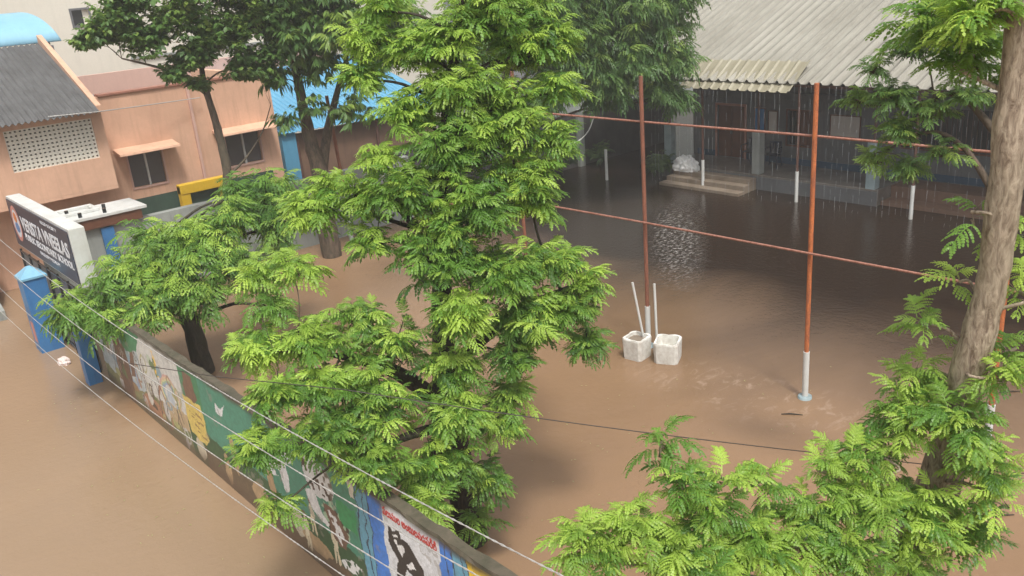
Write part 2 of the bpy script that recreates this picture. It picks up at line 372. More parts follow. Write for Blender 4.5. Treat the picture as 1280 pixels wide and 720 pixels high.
def build_mural_wall():
    Y0, Y1 = 3.2, 18.75
    t = thing('mural_wall', 'long low compound wall painted with a jungle mural and blue stripes, mossy along its top', 'wall', (WX, 11, 0))
    # painted street face as a fine grid carrying the paint colours
    cs = 0.016; ny = int((Y1 - Y0) / cs); nz = int(2.08 / cs)
    yc = Y1 - (np.arange(ny) + .5) * cs; zc = -0.1 + (np.arange(nz) + .5) * cs
    Yg, Zg = np.meshgrid(yc, zc, indexing='ij')
    rng = np.random.default_rng(5)
    def smooth_noise(sy, sz, seed):
        r = np.random.default_rng(seed); gy = int((Y1 - Y0) / sy) + 3; gz = int(2.4 / sz) + 3; g = r.random((gy, gz))
        u = (Y1 - Yg) / sy; v = (Zg + 0.1) / sz; iu = u.astype(int); iv = v.astype(int); fu = u - iu; fv = v - iv
        fu = fu * fu * (3 - 2 * fu); fv = fv * fv * (3 - 2 * fv)
        return (g[iu, iv] * (1 - fu) * (1 - fv) + g[iu + 1, iv] * fu * (1 - fv) + g[iu, iv + 1] * (1 - fu) * fv + g[iu + 1, iv + 1] * fu * fv)
    n1 = smooth_noise(.25, .25, 1); n2 = smooth_noise(.06, .06, 2); n3 = smooth_noise(.7, .5, 3); wob = (smooth_noise(.12, .12, 4) - .5) * .07; wob2 = (smooth_noise(.12, .12, 9) - .5) * .07
    C = np.empty((ny, nz, 3)); C[:] = (0.50, 0.49, 0.46)
    Yw = Yg + wob; Zw = Zg + wob2
    def poly(pts, col, px=True, mod=None, a=1.0):
        P = [on_wall(*p) for p in pts] if px else pts
        ins = np.zeros((ny, nz), bool); n = len(P); j = n - 1
        for i in range(n):
            yi, zi = P[i]; yj, zj = P[j]
            if abs(zi - zj) > 1e-9: ins ^= ((zi > Zw) != (zj > Zw)) & (Yw < (yj - yi) * (Zw - zi) / (zj - zi) + yi)
            j = i
        if mod is not None: ins &= mod
        C[ins] = C[ins] * (1 - a) + np.array(col) * a; return ins
    def ell(cy, cz, ry, rz, col, r0=0.0):
        d = np.sqrt(((Yw - cy) / ry) ** 2 + ((Zw - cz) / rz) ** 2); C[(d < 1) & (d >= r0)] = col
    def rect(ya, yb, za, zb, col): C[(Yw < max(ya, yb)) & (Yw > min(ya, yb)) & (Zw > za) & (Zw < zb)] = col
    GREEN, DGREEN, TEAL = (0.05, 0.19, 0.09), (0.035, 0.085, 0.035), (0.06, 0.22, 0.15)
    BROWN, DBR, OLIVE, WHT = (0.16, 0.09, 0.06), (0.06, 0.038, 0.028), (0.20, 0.19, 0.09), (0.62, 0.62, 0.62)
    # far third: pale scene with a pond, trunks, rainbow
    grass = 0.42 + 0.14 * np.sin(Yg * 1.7) + 0.1 * n3
    C[(Zw < grass) & (Yg > 9)] = OLIVE
    C[(Zw < grass - .2) & (Yg > 9)] = (0.13, 0.14, 0.07)
    C[(Yg > 16.2) & (Zw > grass)] = (0.36, 0.40, 0.41)
    ell(17.5, 1.05, .75, .42, (0.24, 0.33, 0.40)); ell(17.5, 1.1, .55, .28, (0.42, 0.46, 0.48)); ell(17.9, 1.55, .35, .14, (0.50, 0.42, 0.38)); ell(16.8, .75, .3, .3, (0.22, 0.30, 0.42), .6)
    ell(17.2, 1.45, .2, .25, (0.30, 0.14, 0.10), .7); ell(18.2, 1.2, .2, .35, (0.55, 0.5, 0.45))
    poly([(136, 404), (143, 408), (156, 452), (168, 500), (180, 545), (168, 545), (157, 500), (147, 455)], BROWN)
    for q_ in range(5): ell(18.3 - q_ * .33, 1.0 + .3 * math.sin(q_ * 2.1), .09, .2, [(0.42, 0.36, 0.30), (0.28, 0.35, 0.38), (0.30, 0.20, 0.16)][q_ % 3], .45)
    for q_ in range(9): ell(17.9 - q_ * .52, .48 + .12 * math.sin(q_ * 1.7), .16, .10, [(0.33, 0.32, 0.14), (0.14, 0.17, 0.07), (0.26, 0.17, 0.09)][q_ % 3])
    poly([(150, 428), (153, 428), (165, 470), (172, 505), (168, 505), (158, 465)], BROWN); poly([(160, 430), (165, 436), (170, 470), (165, 470)], BROWN)
    poly([(138, 396), (172, 416), (170, 440), (158, 440), (146, 420)], GREEN)
    ell(15.9, .35, .6, .2, (0.33, 0.17, 0.10)); ell(15.2, .55, .3, .45, (0.30, 0.16, 0.10), .75)
    ell(15.25, 1.5, .07, .17, (0.66, 0.42, 0.06)); ell(15.25, 1.28, .13, .08, (0.66, 0.42, 0.06)); ell(15.55, 1.45, .1, .1, (0.40, 0.45, 0.35))
    for k, col in enumerate([(0.50, 0.16, 0.10), (0.60, 0.33, 0.10), (0.55, 0.48, 0.12), (0.15, 0.34, 0.16), (0.10, 0.22, 0.42)]):
        ell(14.75, .95, .46 - .04 * k, .42 - .04 * k, tuple(.55 * x_ + .2 for x_ in col), (.42 - .04 * (k + 1)) / (.42 - .04 * k))
    ell(14.75, .95, .16, .16, (0.40, 0.44, 0.48))
    C[(Yg > 14) & (Yg < 15.1) & (Zw < .8) & (Zw > .45)] = (0.40, 0.30, 0.18)
    rs = random.Random(8)                     # small busy motifs: animals, plants, outlines
    for q_ in range(46):
        y_ = rs.uniform(14.1, 18.5); z_ = rs.uniform(.15, 1.6); col = rs.choice([(0.30, 0.20, 0.14), (0.44, 0.42, 0.40), (0.12, 0.17, 0.08), (0.50, 0.47, 0.42), (0.22, 0.30, 0.34), (0.10, 0.07, 0.05), (0.36, 0.33, 0.16)])
        ell(y_, z_, rs.uniform(.04, .16), rs.uniform(.05, .22), col, rs.choice([0, .6, .75]))
    for q_ in range(16):
        y_ = rs.uniform(14.2, 18.4); a_ = rs.uniform(.8, 2.2); z0 = rs.uniform(.2, .8); hh = rs.uniform(.3, .8)
        C[(np.abs(Yw - y_ - .15 * np.sin(Zg * 3 + q_)) < .018) & (Zw > z0) & (Zw < z0 + hh)] = (0.10, 0.07, 0.06)
    # second third: green trees, yellow notice, leaping water
    C[(Yg < 14.0) & (Yg > 8.3)] = TEAL
    C[(Yg < 14.05) & (Yg > 13.2) & (Zg > .3)] = GREEN
    poly([(226, 462), (238, 470), (246, 500), (240, 506), (232, 500)], BROWN); poly([(238, 500), (250, 520), (262, 560), (250, 560), (240, 530)], DBR)
    C[(Yg < 14.1) & (Yg > 8.3) & (Zw < .62 + .25 * n3)] = DGREEN
    C[(Yg < 13.5) & (Yg > 8.3) & (Zw < .30 + .25 * n3)] = (0.12, 0.085, 0.05)
    for (cy, cz, ry, rz) in [(12.6, .35, .12, .3), (12.2, .75, .1, .35), (11.4, .4, .3, .22), (10.9, .9, .12, .4), (10.2, .5, .2, .25), (13.7, .3, .2, .2), (9.7, .35, .4, .15)]:
        ell(cy, cz, ry, rz, [(0.30, 0.15, 0.09), (0.36, 0.25, 0.14), (0.45, 0.40, 0.30)][int(cy * 7) % 3])
    q = poly([(228, 493), (250, 508), (262, 552), (258, 558), (240, 540)], (0.56, 0.43, 0.12))
    for k in range(5): poly([(231 + k * 4.2, 500 + k * 9.5), (249 + k * 2.6, 513 + k * 9.5), (249.5 + k * 2.6, 516 + k * 9.5), (231.8 + k * 4.2, 503 + k * 9.5)], (0.28, 0.17, 0.06), mod=q & (n2 > .38))
    poly([(268, 503), (275, 512), (280, 508), (277, 520), (271, 517)], WHT)
    # tiger-striped beast, white spray and figures
    for (a, b, c_, d_) in [(332, 575, 350, 592), (338, 560, 362, 578)]:
        poly([(a, b), ((a + c_) / 2, b - 6), (c_, d_ - 14), (c_ + 3, d_), ((a + c_) / 2, d_ + 2)], WHT, mod=n2 > .3)
    ell(9.35, 1.55, .42, .3, WHT); C[(np.hypot((Yw - 9.35) / .42, (Zw - 1.55) / .3) < 1) & (n2 > .62)] = DBR
    ell(10.4, 1.2, .12, .35, WHT); ell(9.0, 1.0, .3, .22, DBR); C[(np.hypot((Yw - 9.0) / .35, (Zw - 1.05) / .3) < 1) & (n2 > .5)] = (0.30, 0.42, 0.30)
    for cy, cz, s_ in [(9.95, .45, 1.0), (9.7, .8, .8), (9.15, .62, .9)]:   # painted people with pale clothes
        ell(cy, cz + .28 * s_, .05 * s_, .06 * s_, BROWN); ell(cy, cz + .08 * s_, .08 * s_, .17 * s_, (0.60, 0.54, 0.40)); ell(cy - .04, cz - .18 * s_, .04 * s_, .16 * s_, (0.55, 0.48, 0.33)); ell(cy + .05, cz - .18 * s_, .035 * s_, .15 * s_, (0.55, 0.48, 0.33))
    poly([(382, 612), (392, 610), (396, 622), (402, 640), (412, 655), (405, 655), (392, 636), (386, 625)], WHT)
    poly([(405, 630), (418, 640), (436, 672), (434, 690), (424, 682), (412, 655)], BROWN); poly([(410, 640), (416, 642), (430, 672), (428, 684), (418, 664)], WHT, mod=n2 > .45)
    poly([(420, 625), (444, 640), (448, 670), (440, 664), (424, 650)], (0.04, 0.26, 0.10))
    poly([(430, 595), (438, 600), (444, 625), (438, 622)], (0.55, 0.50, 0.44))
    poly([(426, 700), (440, 700), (452, 712), (446, 720), (432, 712)], WHT, mod=n2 > .3)
    # near third: stripes, white panel with a black silhouette, yellow panel
    LB, BL, YL = (0.11, 0.29, 0.40), (0.045, 0.17, 0.52), (0.70, 0.48, 0.03)
    yb = [8.38, 8.1, 7.78, 6.66, 6.42, 6.17]
    rect(yb[0], yb[1], -1, 3, LB); rect(yb[1], yb[2], -1, 3, BL); rect(yb[2], yb[3], -1, 3, (0.56, 0.575, 0.60)); rect(yb[3], yb[4], -1, 3, BL); rect(yb[4], yb[5], -1, 3, LB); rect(yb[5], 0, -1, 3, YL)
    for y_ in (8.38, 8.22, 8.1, 6.55, 6.42, 6.28, 6.17): C[(np.abs(Yw + .02 * np.sin(Zg * 5) - y_) < .011)] = (0.03, 0.05, 0.09)
    BK = (0.022, 0.018, 0.018)
    poly([(483, 656), (488, 660), (490, 667), (496, 663), (499, 666), (500, 674), (508, 680), (520, 697), (531, 716), (531, 727), (521, 727), (508, 712), (505, 727), (498, 727), (497, 700), (490, 685), (484, 672)], BK)
    poly([(491, 671), (495, 668), (496, 671), (493, 674)], WHT); poly([(497, 683), (503, 682), (506, 690), (504, 697), (500, 690)], WHT); poly([(508, 704), (518, 708), (520, 713), (512, 711)], WHT)
    poly([(494, 676), (497, 677), (498, 683), (495, 681)], WHT)
    # wear, mud line and grime
    C *= (1.22 + 0.38 * n2)[..., None]
    wear = (n1 > .80) & (n2 > .5); C[wear] = C[wear] * .5 + np.array((0.3, 0.27, 0.23)) * .5
    mud = np.clip((.26 + .1 * n1 - Zg) / .2, 0, 1)[..., None] * .75; C = C * (1 - mud) + np.array((0.15, 0.095, 0.06)) * mud
    moss = np.clip((Zg - (wall_top(Yg) - .05 - .10 * n1)) / .08, 0, 1)[..., None] * .8; C = C * (1 - moss) + np.array((0.10, 0.085, 0.06)) * moss
    # mesh
    ye = Y1 - np.arange(ny + 1) * cs; ze = -0.1 + np.arange(nz + 1) * cs
    YY, ZZ = np.meshgrid(ye, ze, indexing='ij'); ZZ = np.minimum(ZZ, wall_top(YY)); V = np.stack([np.full_like(YY, WX), YY, ZZ], -1).reshape(-1, 3)
    I = np.arange((ny + 1) * (nz + 1)).reshape(ny + 1, nz + 1); F = np.stack([I[:-1, :-1], I[1:, :-1], I[1:, 1:], I[:-1, 1:]], -1).reshape(-1, 4)
    me = bpy.data.meshes.new('painted_face'); me.vertices.add(len(V)); me.vertices.foreach_set('co', V.ravel().astype(np.float32))
    me.loops.add(F.size); me.loops.foreach_set('vertex_index', F.ravel().astype(np.int32)); me.polygons.add(len(F))
    me.polygons.foreach_set('loop_start', (np.arange(len(F)) * 4).astype(np.int32)); me.update(calc_edges=True)
    ca = me.color_attributes.new('paint', 'FLOAT_COLOR', 'CORNER')
    cc = np.ones((len(F), 4, 4), np.float32); cc[:, :, :3] = C.reshape(-1, 1, 3); ca.data.foreach_set('color', cc.ravel())
    n = N('mural_paint'); at = n.n.new('ShaderNodeAttribute'); at.attribute_name = 'paint'
    gr = n.noise(30, 5, 0.7); col = n.mix(n.ramp(gr, [(0.35, 0.3), (0.65, 0.0)]), at.outputs['Color'], (0.10, 0.09, 0.075)); n.bump(gr, .2, .006)
    me.materials.append(n.done(col, 0.55))
    local(t, link_obj('painted_face', me, t))
    # wall body with an uneven capping
    mb = MB(); a, b = WX + .004, WX + .125
    mb.add([(a, Y0, -.3), (b, Y0, -.3), (b, Y1, -.3), (a, Y1, -.3), (a, Y0, wall_top(Y0) - .002), (b, Y0, wall_top(Y0) - .002), (b, Y1, wall_top(Y1) - .002), (a, Y1, wall_top(Y1) - .002)],
           [(3, 2, 1, 0), (0, 1, 5, 4), (1, 2, 6, 5), (2, 3, 7, 6), (3, 0, 4, 7), (4, 5, 6, 7)])
    local(t, mb.build('wall_body', M['moss'], t))
    cp = MB(); r = random.Random(3); st = 90; vs = []
    for i in range(st + 1):
        y = Y0 + (Y1 - Y0) * i / st; z = wall_top(y)
        e = [r.uniform(-.012, .012) for _ in range(4)]
        vs += [(a - .018 + e[0], y, z), (a - .006 + e[1], y, z + .045 + e[2]), (b + .012 + e[3], y, z + .04 + e[0]), (b + .016, y, z)]
    fs = []
    for i in range(st):
        k = i * 4; fs += [(k, k + 4, k + 5, k + 1), (k + 1, k + 5, k + 6, k + 2), (k + 2, k + 6, k + 7, k + 3), (k + 3, k + 7, k + 4, k)]
    cp.add(vs, fs); cp.add(vs[:4], [(0, 1, 2, 3)]); cp.add(vs[-4:], [(3, 2, 1, 0)])
    local(t, cp.build('capping', M['moss'], t))
    o = text_mesh('lettering', '\u0c2a\u0c32\u0c41\u0c35\u0c41\u0c32 \u0c05\u0c02\u0c2c\u0c41\u0c32\u0c28\u0c21\u0c2a\u0c30\u0c3f\u0c32\u0c3f', .16, M['red'], t, (WX - .004, 7.74, wall_top(7) - .185), (0, -1, 0), (0, .0, 1), .002, fit=1.05, bold=.003)
    local(t, o)
    return t
M['moss'] = weathered('mossy_wet_cement', (0.115, 0.095, 0.068), (0.045, 0.048, 0.028), 5, 0.9, 0.8, 30, False, 0.5)
build_mural_wall()

# ------------------------------------------------------------------ gate pillars, gate, sign box, slab canopy
def gate_pillar(y, h, label, x=3.78, k=1.0):
    t = thing('gate_pillar', label, 'gate pillar', (x, y, 0), 0.0, 'blue gate pillars on the street')
    MB().box(-.30, .30, -.30, .30, -.3, h - .16, .02).build('shaft', M['blue'], t)
    p = .335; zb = h - .16
    m = MB().add([(-p, -p, zb + .003), (p, -p, zb + .003), (p, p, zb + .003), (-p, p, zb + .003), (-p, -p, zb + .05), (p, -p, zb + .05), (p, p, zb + .05), (-p, p, zb + .05), (-.05, -.05, zb + .26), (.05, -.05, zb + .26), (.05, .05, zb + .26), (-.05, .05, zb + .26)],
             [(3, 2, 1, 0), (0, 1, 5, 4), (1, 2, 6, 5), (2, 3, 7, 6), (3, 0, 4, 7), (4, 5, 9, 8), (5, 6, 10, 9), (6, 7, 11, 10), (7, 4, 8, 11), (8, 9, 10, 11)])
    m.build('cap', M['blue_light'], t)
    t.scale = (k, k, 1)
    MB().box(-.303, -.301, -.18, .12, .25, .75).build('poster', M['emblem_pink'], t) if h > 1.9 else None
gate_pillar(22.0, 1.95, 'taller blue gate pillar with pale pyramid cap at the left edge of the photo', 3.85, .85)
gate_pillar(18.98, 1.6, 'blue gate pillar half hidden by leaves at the end of the mural wall', 3.95, .46)

t = thing('metal_gate', 'closed dark grey sheet gate under the school sign between the blue pillars', 'gate', (4.25, 21, 0))
g = MB()
for k in range(6):
    y = 19.45 + k * .82; g.box(4.23, 4.27, y, y + .79, .02, 1.86)
local(t, g.build('panel', M['sign_grey'], t))
g = MB()
for k in range(7): g.tube([(4.21, 19.42 + k * .82, 0), (4.21, 19.42 + k * .82, 1.95)], .028, 8)
for z in (.15, 1.0, 1.9): g.tube([(4.205, 19.42, z), (4.205, 24.3, z)], .022, 8)
local(t, g.build('frame', M['black'], t))

t = thing('school_sign', 'long black school name board in a white box with white capital letters, above the gate', 'sign', (4.35, 21.7, 2.1))
SY0, SY1, SZ0, SZ1 = 19.0, 24.35, 2.06, 3.32
local(t, MB().box(4.2, 4.52, SY0, SY1, SZ0, SZ1, .015).build('box', M['white'], t))
local(t, MB().box(4.18, 4.198, SY0 + .07, SY1 - .05, SZ0 + .05, SZ1 - .06).build('face', M['sign_face'], t))
local(t, text_mesh('lettering', 'VERISTA VNEELAS', .46, M['letter'], t, (4.176, 23.2, 2.66), (0, -1, 0), (0, 0, 1), .002, fit=3.95, bold=.012))
local(t, text_mesh('lettering', 'PUBLIC SECONDARY SCHOOL', .22, M['letter'], t, (4.176, 23.15, 2.42), (0, -1, 0), (0, 0, 1), .002, fit=3.95, bold=.006))
local(t, text_mesh('lettering', 'ENGLISH MEDIUM', .11, M['letter'], t, (4.176, 22.0, 2.26), (0, -1, 0), (0, 0, 1), .002, fit=1.6))
local(t, text_mesh('lettering', 'REGD SOCIETY', .10, M['letter'], t, (4.176, 21.2, 3.12), (0, -1, 0), (0, 0, 1), .002, fit=1.3))
def disc(y, z, ry, rz, x, r0=0.0):
    m = MB(); n = 32; o_ = [(x, y + ry * math.cos(2 * math.pi * k / n), z + rz * math.sin(2 * math.pi * k / n)) for k in range(n)]
    if r0 <= 0: m.add(o_, [tuple(range(n))]); return m
    i_ = [(x, y + r0 * ry * math.cos(2 * math.pi * k / n), z + r0 * rz * math.sin(2 * math.pi * k / n)) for k in range(n)]
    return m.add(o_ + i_, [(k, (k + 1) % n, (k + 1) % n + n, k + n) for k in range(n)])
e = local(t, disc(23.72, 2.72, .42, .45, 4.174).build('emblem', M['letter'], t))
for (dy, dz, ry, rz, mt, x, r0, nm) in [(0, 0, .42, .45, 'emblem_pink', 4.171, .78, 'ring'), (.02, .15, .17, .13, 'orange', 4.170, 0, 'flame'), (0, -.10, .20, .13, 'emblem_blue', 4.169, 0, 'shield')]:
    o = disc(23.72 + dy, 2.72 + dz, ry, rz, x, r0).build(nm, M[mt], e); o.matrix_parent_inverse = e.matrix_parent_inverse.copy() if False else Matrix.Identity(4)

t = thing('slab_canopy', 'flat white concrete slab with dark front edge on the grey wall beside the sign', 'canopy', (6.3, 24.3, 2.1))
local(t, MB().box(5.2, 7.35, 23.93, 25.3, 2.36, 2.44, .01).build('slab', M['white'], t))
local(t, MB().box(5.28, 7.2, 23.97, 23.99, 2.10, 2.36).build('fascia', M['door'], t))
g = MB().box(5.3, 7.2, 24.46, 25.2, 2.1, 2.36); local(t, g.build('rib', M['black'], t))
g = MB()
for (a, b, c, d) in [(5.25, 6.3, 25.1, 25.25), (5.25, 5.38, 24.55, 25.1), (6.17, 6.3, 24.55, 25.1), (5.25, 6.3, 24.45, 24.55)]: g.box(a, b, c, d, 2.443, 2.52, .01)
local(t, g.build('kerb', M['white'], t))
for (x, y) in [(5.7, 24.1), (6.3, 24.05), (6.45, 24.6), (5.55, 24.75)]: local(t, MB().cyl(x, y, 2.443, 2.56, .05, 10).build('bolt_cap', M['black'], t))

# ------------------------------------------------------------------ compound wall behind
t = thing('grey_wall', 'tall grey cement compound wall with a blue pilaster beside the school sign', 'wall', (9, 24.2, 0))
local(t, MB().box(4.63, 16.0, 24.1, 24.35, -.3, 2.08, .01).build('wall_body', M['grey_wall'], t))
local(t, MB().box(6.1, 6.42, 24.02, 24.097, -.3, 2.05, .01).build('pilaster', M['blue'], t))
t = thing('dark_wall', 'rain-blackened compound wall at the back of the yard with a sloping pale coping', 'wall', (20, 24.8, 0))
local(t, MB().box(16.0, 30.0, 24.6, 24.85, -.3, 2.12).build('wall_body', M['black_wall'], t))
local(t, MB().box(24.7, 30.0, 24.55, 24.9, 2.123, 2.2, .01).build('coping', M['grey_wall'], t))
local(t, MB().box(24.35, 24.65, 24.45, 24.597, -.2, 2.25, .01).build('pilaster', M['grey_wall'], t))
cb = [Vector((22.2, 24.3, 1.75)), Vector((22.9, 24.3, 1.25)), Vector((23.9, 24.3, 1.05)), Vector((24.7, 24.3, 1.35)), Vector((25.2, 24.4, 1.9))]
tag(MB().tube([p[:3] for p in catmull([tuple(q) for q in cb], 6)], .022, 8).build('loose_pipe', M['white']), 'sagging white pipe hanging in front of the dark back wall', 'pipe')

# ------------------------------------------------------------------ peach building
def corrugated(x0, x1, y0, y1, z_of, pitch, amp, along='x', thick=.012, step=None, kind='sine', nl=2):
    """sheet with corrugations repeating along one axis; z_of(x,y) gives the mean plane"""
    L = (x1 - x0) if along == 'x' else (y1 - y0); n = int(L / pitch) * 8; vs = []; fs = []
    for i in range(n + 1):
        s_ = L * i / n; ph = (s_ / pitch) % 1.0
        if kind == 'sine': h = amp * math.sin(2 * math.pi * ph)
        else: h = amp if ph < .16 else (amp * (1 - (ph - .16) / .1) if ph < .26 else (0 if ph < .9 else amp * (ph - .9) / .1))
        for j in range(nl + 1):
            u = j / nl
            x, y = (x0 + s_, y0 + (y1 - y0) * u) if along == 'x' else (x0 + (x1 - x0) * u, y0 + s_)
            vs.append((x, y, z_of(x, y) + h))
    m = nl + 1
    for i in range(n):
        for j in range(nl): a = i * m + j; fs.append((a, a + m, a + m + 1, a + 1))
    k = len(vs); vs += [(x, y, z - thick) for x, y, z in vs]; fs += [tuple(i + k for i in f[::-1]) for f in fs[:]]
    for i in range(n):
        for j in (0, nl): a = i * m + j; fs.append((a, a + k, a + m + k, a + m) if j == 0 else (a + m, a + m + k, a + k, a))
    for i in (0, n):
        for j in range(nl): a = i * m + j; fs.append((a, a + 1, a + 1 + k, a + k) if i == 0 else (a + 1, a, a + k, a + 1 + k))
    return vs, fs

t = thing('peach_house', 'peach plastered two-storey house with a lattice screened wing and corrugated roof', 'house', (9, 29, 0))
W = MB()
def wall_with_holes(m, x0, x1, z0, z1, y0, y1, holes):
    """wall facing -y between x0..x1 and z0..z1 with rectangular holes (xa,xb,za,zb), sorted by x, no overlap"""
    cx = x0
    for (xa, xb, za, zb) in sorted(holes):
        m.box(cx, xa, y0, y1, z0, z1); m.box(xa, xb, y0, y1, z0, za); m.box(xa, xb, y0, y1, zb, z1); cx = xb
    m.box(cx, x1, y0, y1, z0, z1)
wins = [(8.36, 9.40, 2.16, 3.16), (11.52, 12.72, 2.20, 3.20)]
wall_with_holes(W, 1.0, 13.4, 1.8, 5.02, 28.0, 28.25, wins)
W.box(13.15, 13.4, 28.25, 34, -.3, 5.02); W.box(1.0, 8.2, 28.0, 28.25, -.3, 1.8); W.box(13.0, 13.4, 28.0, 28.25, -.3, 1.8)
local(t, W.build('wall', M['pink'], t))
local(t, MB().box(8.2, 13.0, 28.0, 28.25, -.3, 1.8).build('plinth', M['green_wall'], t))
local(t, MB().box(7.9, 13.46, 27.94, 28.3, 5.023, 5.09, .01).build('coping', M['coping'], t))
local(t, MB().box(1.0, 13.14, 28.26, 34, 4.5, 4.6).build('terrace', M['grey_wall'], t))
local(t, MB().box(6.0, 20.0, 35.9, 36.1, 3.0, 5.15).build('back_parapet', M['pink_pale'], t))
local(t, MB().box(10.55, 10.63, 27.9, 27.997, 1.0, 5.0).build('drain_pipe', M['pink_pale'], t))
for (xa, xb, za, zb) in wins:
    wn = local(t, MB().box(xa - .05, xb + .05, 27.97, 28.0 - .003, za - .06, za).box(xa - .05, xb + .05, 27.97, 27.997, zb, zb + .05).box(xa - .05, xa, 27.97, 27.997, za, zb).box(xb, xb + .05, 27.97, 27.997, za, zb).build('window', M['pink_pale'], t))
    mx = (xa + xb) / 2
    for nm, mm, mt in (('shutter', MB().box(xa + .03, mx - .03, 28.05, 28.08, za + .02, zb - .02).box(mx + .03, xb - .03, 28.05, 28.08, za + .02, zb - .02), 'shutter'),
                       ('mullion', MB().box(mx - .028, mx + .028, 28.0, 28.1, za, zb), 'white'), ('pane', MB().box(xa, xb, 28.12, 28.14, za, zb), 'black')):
        o = mm.build(nm, M[mt], wn)
    sa, sb = xa - .38, xb + .42
    ch = MB().prism([(27.38, zb + .10), (27.40, zb + .16), (27.997, zb + .27), (27.997, zb + .17)], sa, sb, 'x')
    local(t, ch.build('sunshade', M['coping'] if False else M['pink'], t))
# lattice wing projecting over the yard
Wg = MB(); GX1 = 7.62; gy = 27.0
wall_with_holes(Wg, 1.0, GX1, 2.55, 4.72, gy, gy + .2, [(5.02, 7.32, 3.42, 4.56)])
Wg.box(GX1 - .2, GX1, gy + .2, 27.997, 2.55, 4.72); Wg.box(1.0, GX1, gy, 27.997, 2.45, 2.547)
Wg.prism([(gy - .25, 4.72), (31.2, 6.62), (31.2, 6.85), (gy - .25, 4.90)], 7.45, 7.60, 'x')
local(t, Wg.build('wing_wall', M['pink'], t))
lat = MB(); cw = 2.3 / 19; chh = 1.14 / 10
for i in range(20): x = 5.02 + i * cw; lat.box(max(5.02, x - .034), min(7.32, x + .034), gy + .04, gy + .12, 3.42, 4.56)
for j in range(11): z = 3.42 + j * chh; lat.box(5.02, 7.32, gy + .037, gy + .123, max(3.42, z - .034), min(4.56, z + .034))
local(t, lat.build('lattice', M['cream'], t))
local(t, MB().box(5.02, 7.32, gy + .6, gy + .65, 3.42, 4.56).build('screen', M['black'], t))
slope = (6.6 - 4.76) / (31.2 - 26.5)
vs, fs = corrugated(1.0, 7.44, 26.5, 31.2, lambda x, y: 4.76 + (y - 26.5) * slope, .16, .03, 'x')
local(t, MB().add(vs, fs, False).build('roof', M['roof_grey'], t))

# yellow doorway surround on the lane
t = thing('yellow_door_frame', 'bright yellow squared arch standing against the peach house behind the grey wall', 'arch', (10.1, 27.1, 0))
local(t, MB().box(9.36, 9.66, 26.95, 27.2, -.3, 2.10, .02).box(10.62, 10.9, 26.95, 27.2, -.3, 2.10, .02).box(9.36, 10.9, 26.93, 27.22, 1.84, 2.14, .02).build('frame', M['yellow'], t))
local(t, MB().box(9.66, 10.62, 27.1, 27.15, -.3, 1.84).build('door', M['green_wall'], t))

# cream house far behind, its window and barrel awning
t = thing('cream_house', 'tall cream plastered house behind the peach one with one small grey window', 'house', (12, 40, 0))
W = MB(); wall_with_holes(W, -6, 30, -.3, 13, 40, 40.3, [(11.07, 11.72, 6.88, 7.48)])
for x_ in (-6, 29.7): W.box(x_, x_ + .3, 40.3, 50, -.3, 13)
local(t, W.build('wall', M['cream'], t))
wn = local(t, MB().box(10.99, 11.8, 39.96, 39.997, 6.80, 6.88).box(10.99, 11.8, 39.96, 39.997, 7.48, 7.56).box(10.99, 11.07, 39.96, 39.997, 6.88, 7.48).box(11.72, 11.8, 39.96, 39.997, 6.88, 7.48).build('window', M['sign_grey'], t))
MB().box(11.07, 11.5, 40.1, 40.12, 6.88, 7.48).build('pane', M['black'], wn); MB().box(11.5, 11.72, 40.08, 40.1, 6.88, 7.48).build('shutter', M['cream'], wn)
local(t, MB().box(13, 22, 39.9, 39.997, 5.3, 5.4).build('ledge', M['grey_wall'], t))
tp = thing('pale_house', 'pale far house showing in gaps over the dark back wall', 'house', (38, 34, 0))
local(tp, MB().box(31, 60, 33, 33.3, -.3, 12).build('wall', M['grey_wall'], tp)); [local(tp, MB().box(x_, x_ + 1.2, 32.96, 32.997, 3, 4.2).build('window', M['black'], tp)) for x_ in (33, 36)]
def barrel_awning():
    t = thing('barrel_awning', 'curved sky-blue fibre awning above the grey corrugated roof at top left', 'awning', (6, 32, 6.6))
    x0, x1 = 1.0, 8.25; vs = []; fs = []; na = 14; nx = 96
    for i in range(nx + 1):
        x = x0 + (x1 - x0) * i / nx
        for j in range(na + 1):
            a = math.radians(96 * j / na); tp = 1 - .0
            # front edge low, curving up and back; right end sheared back like the photo
            y = 31.6 + 2.3 * (1 - math.cos(a)) ; z = 6.62 + .95 * math.sin(a) + .012 * math.sin(x * 2 * math.pi / .15)
            vs.append((x - .55 * (j / na), y, z))
    for i in range(nx):
        for j in range(na): a = i * (na + 1) + j; fs.append((a, a + na + 1, a + na + 2, a + 1))
    k = len(vs); v2 = [(x, y + .02, z - .03) for x, y, z in vs]; f2 = [tuple(q + k for q in f[::-1]) for f in fs]
    ed = []
    for i in range(nx):
        for j in (0, na): a = i * (na + 1) + j; b = a + na + 1; ed.append((a, a + k, b + k, b))
    for i in (0, nx):
        for j in range(na): a = i * (na + 1) + j; ed.append((a, a + 1, a + 1 + k, a + k))
    local(t, MB().add(vs + v2, fs + f2 + ed, True).build('sheet', M['blue_pale_sheet'], t))
    for x in (3, 5.5, 7.9): local(t, MB().tube([(x, 31.7, 6.55), (x, 34, 6.55)], .03, 6).tube([(x, 31.75, 5.9), (x, 31.75, 6.6)], .03, 6).build('bracket', M['steel'], t))
    local(t, MB().box(1.0, 7.9, 31.3, 31.55, 4.6, 6.5).build('back_wall', M['sign_grey'], t))
barrel_awning()

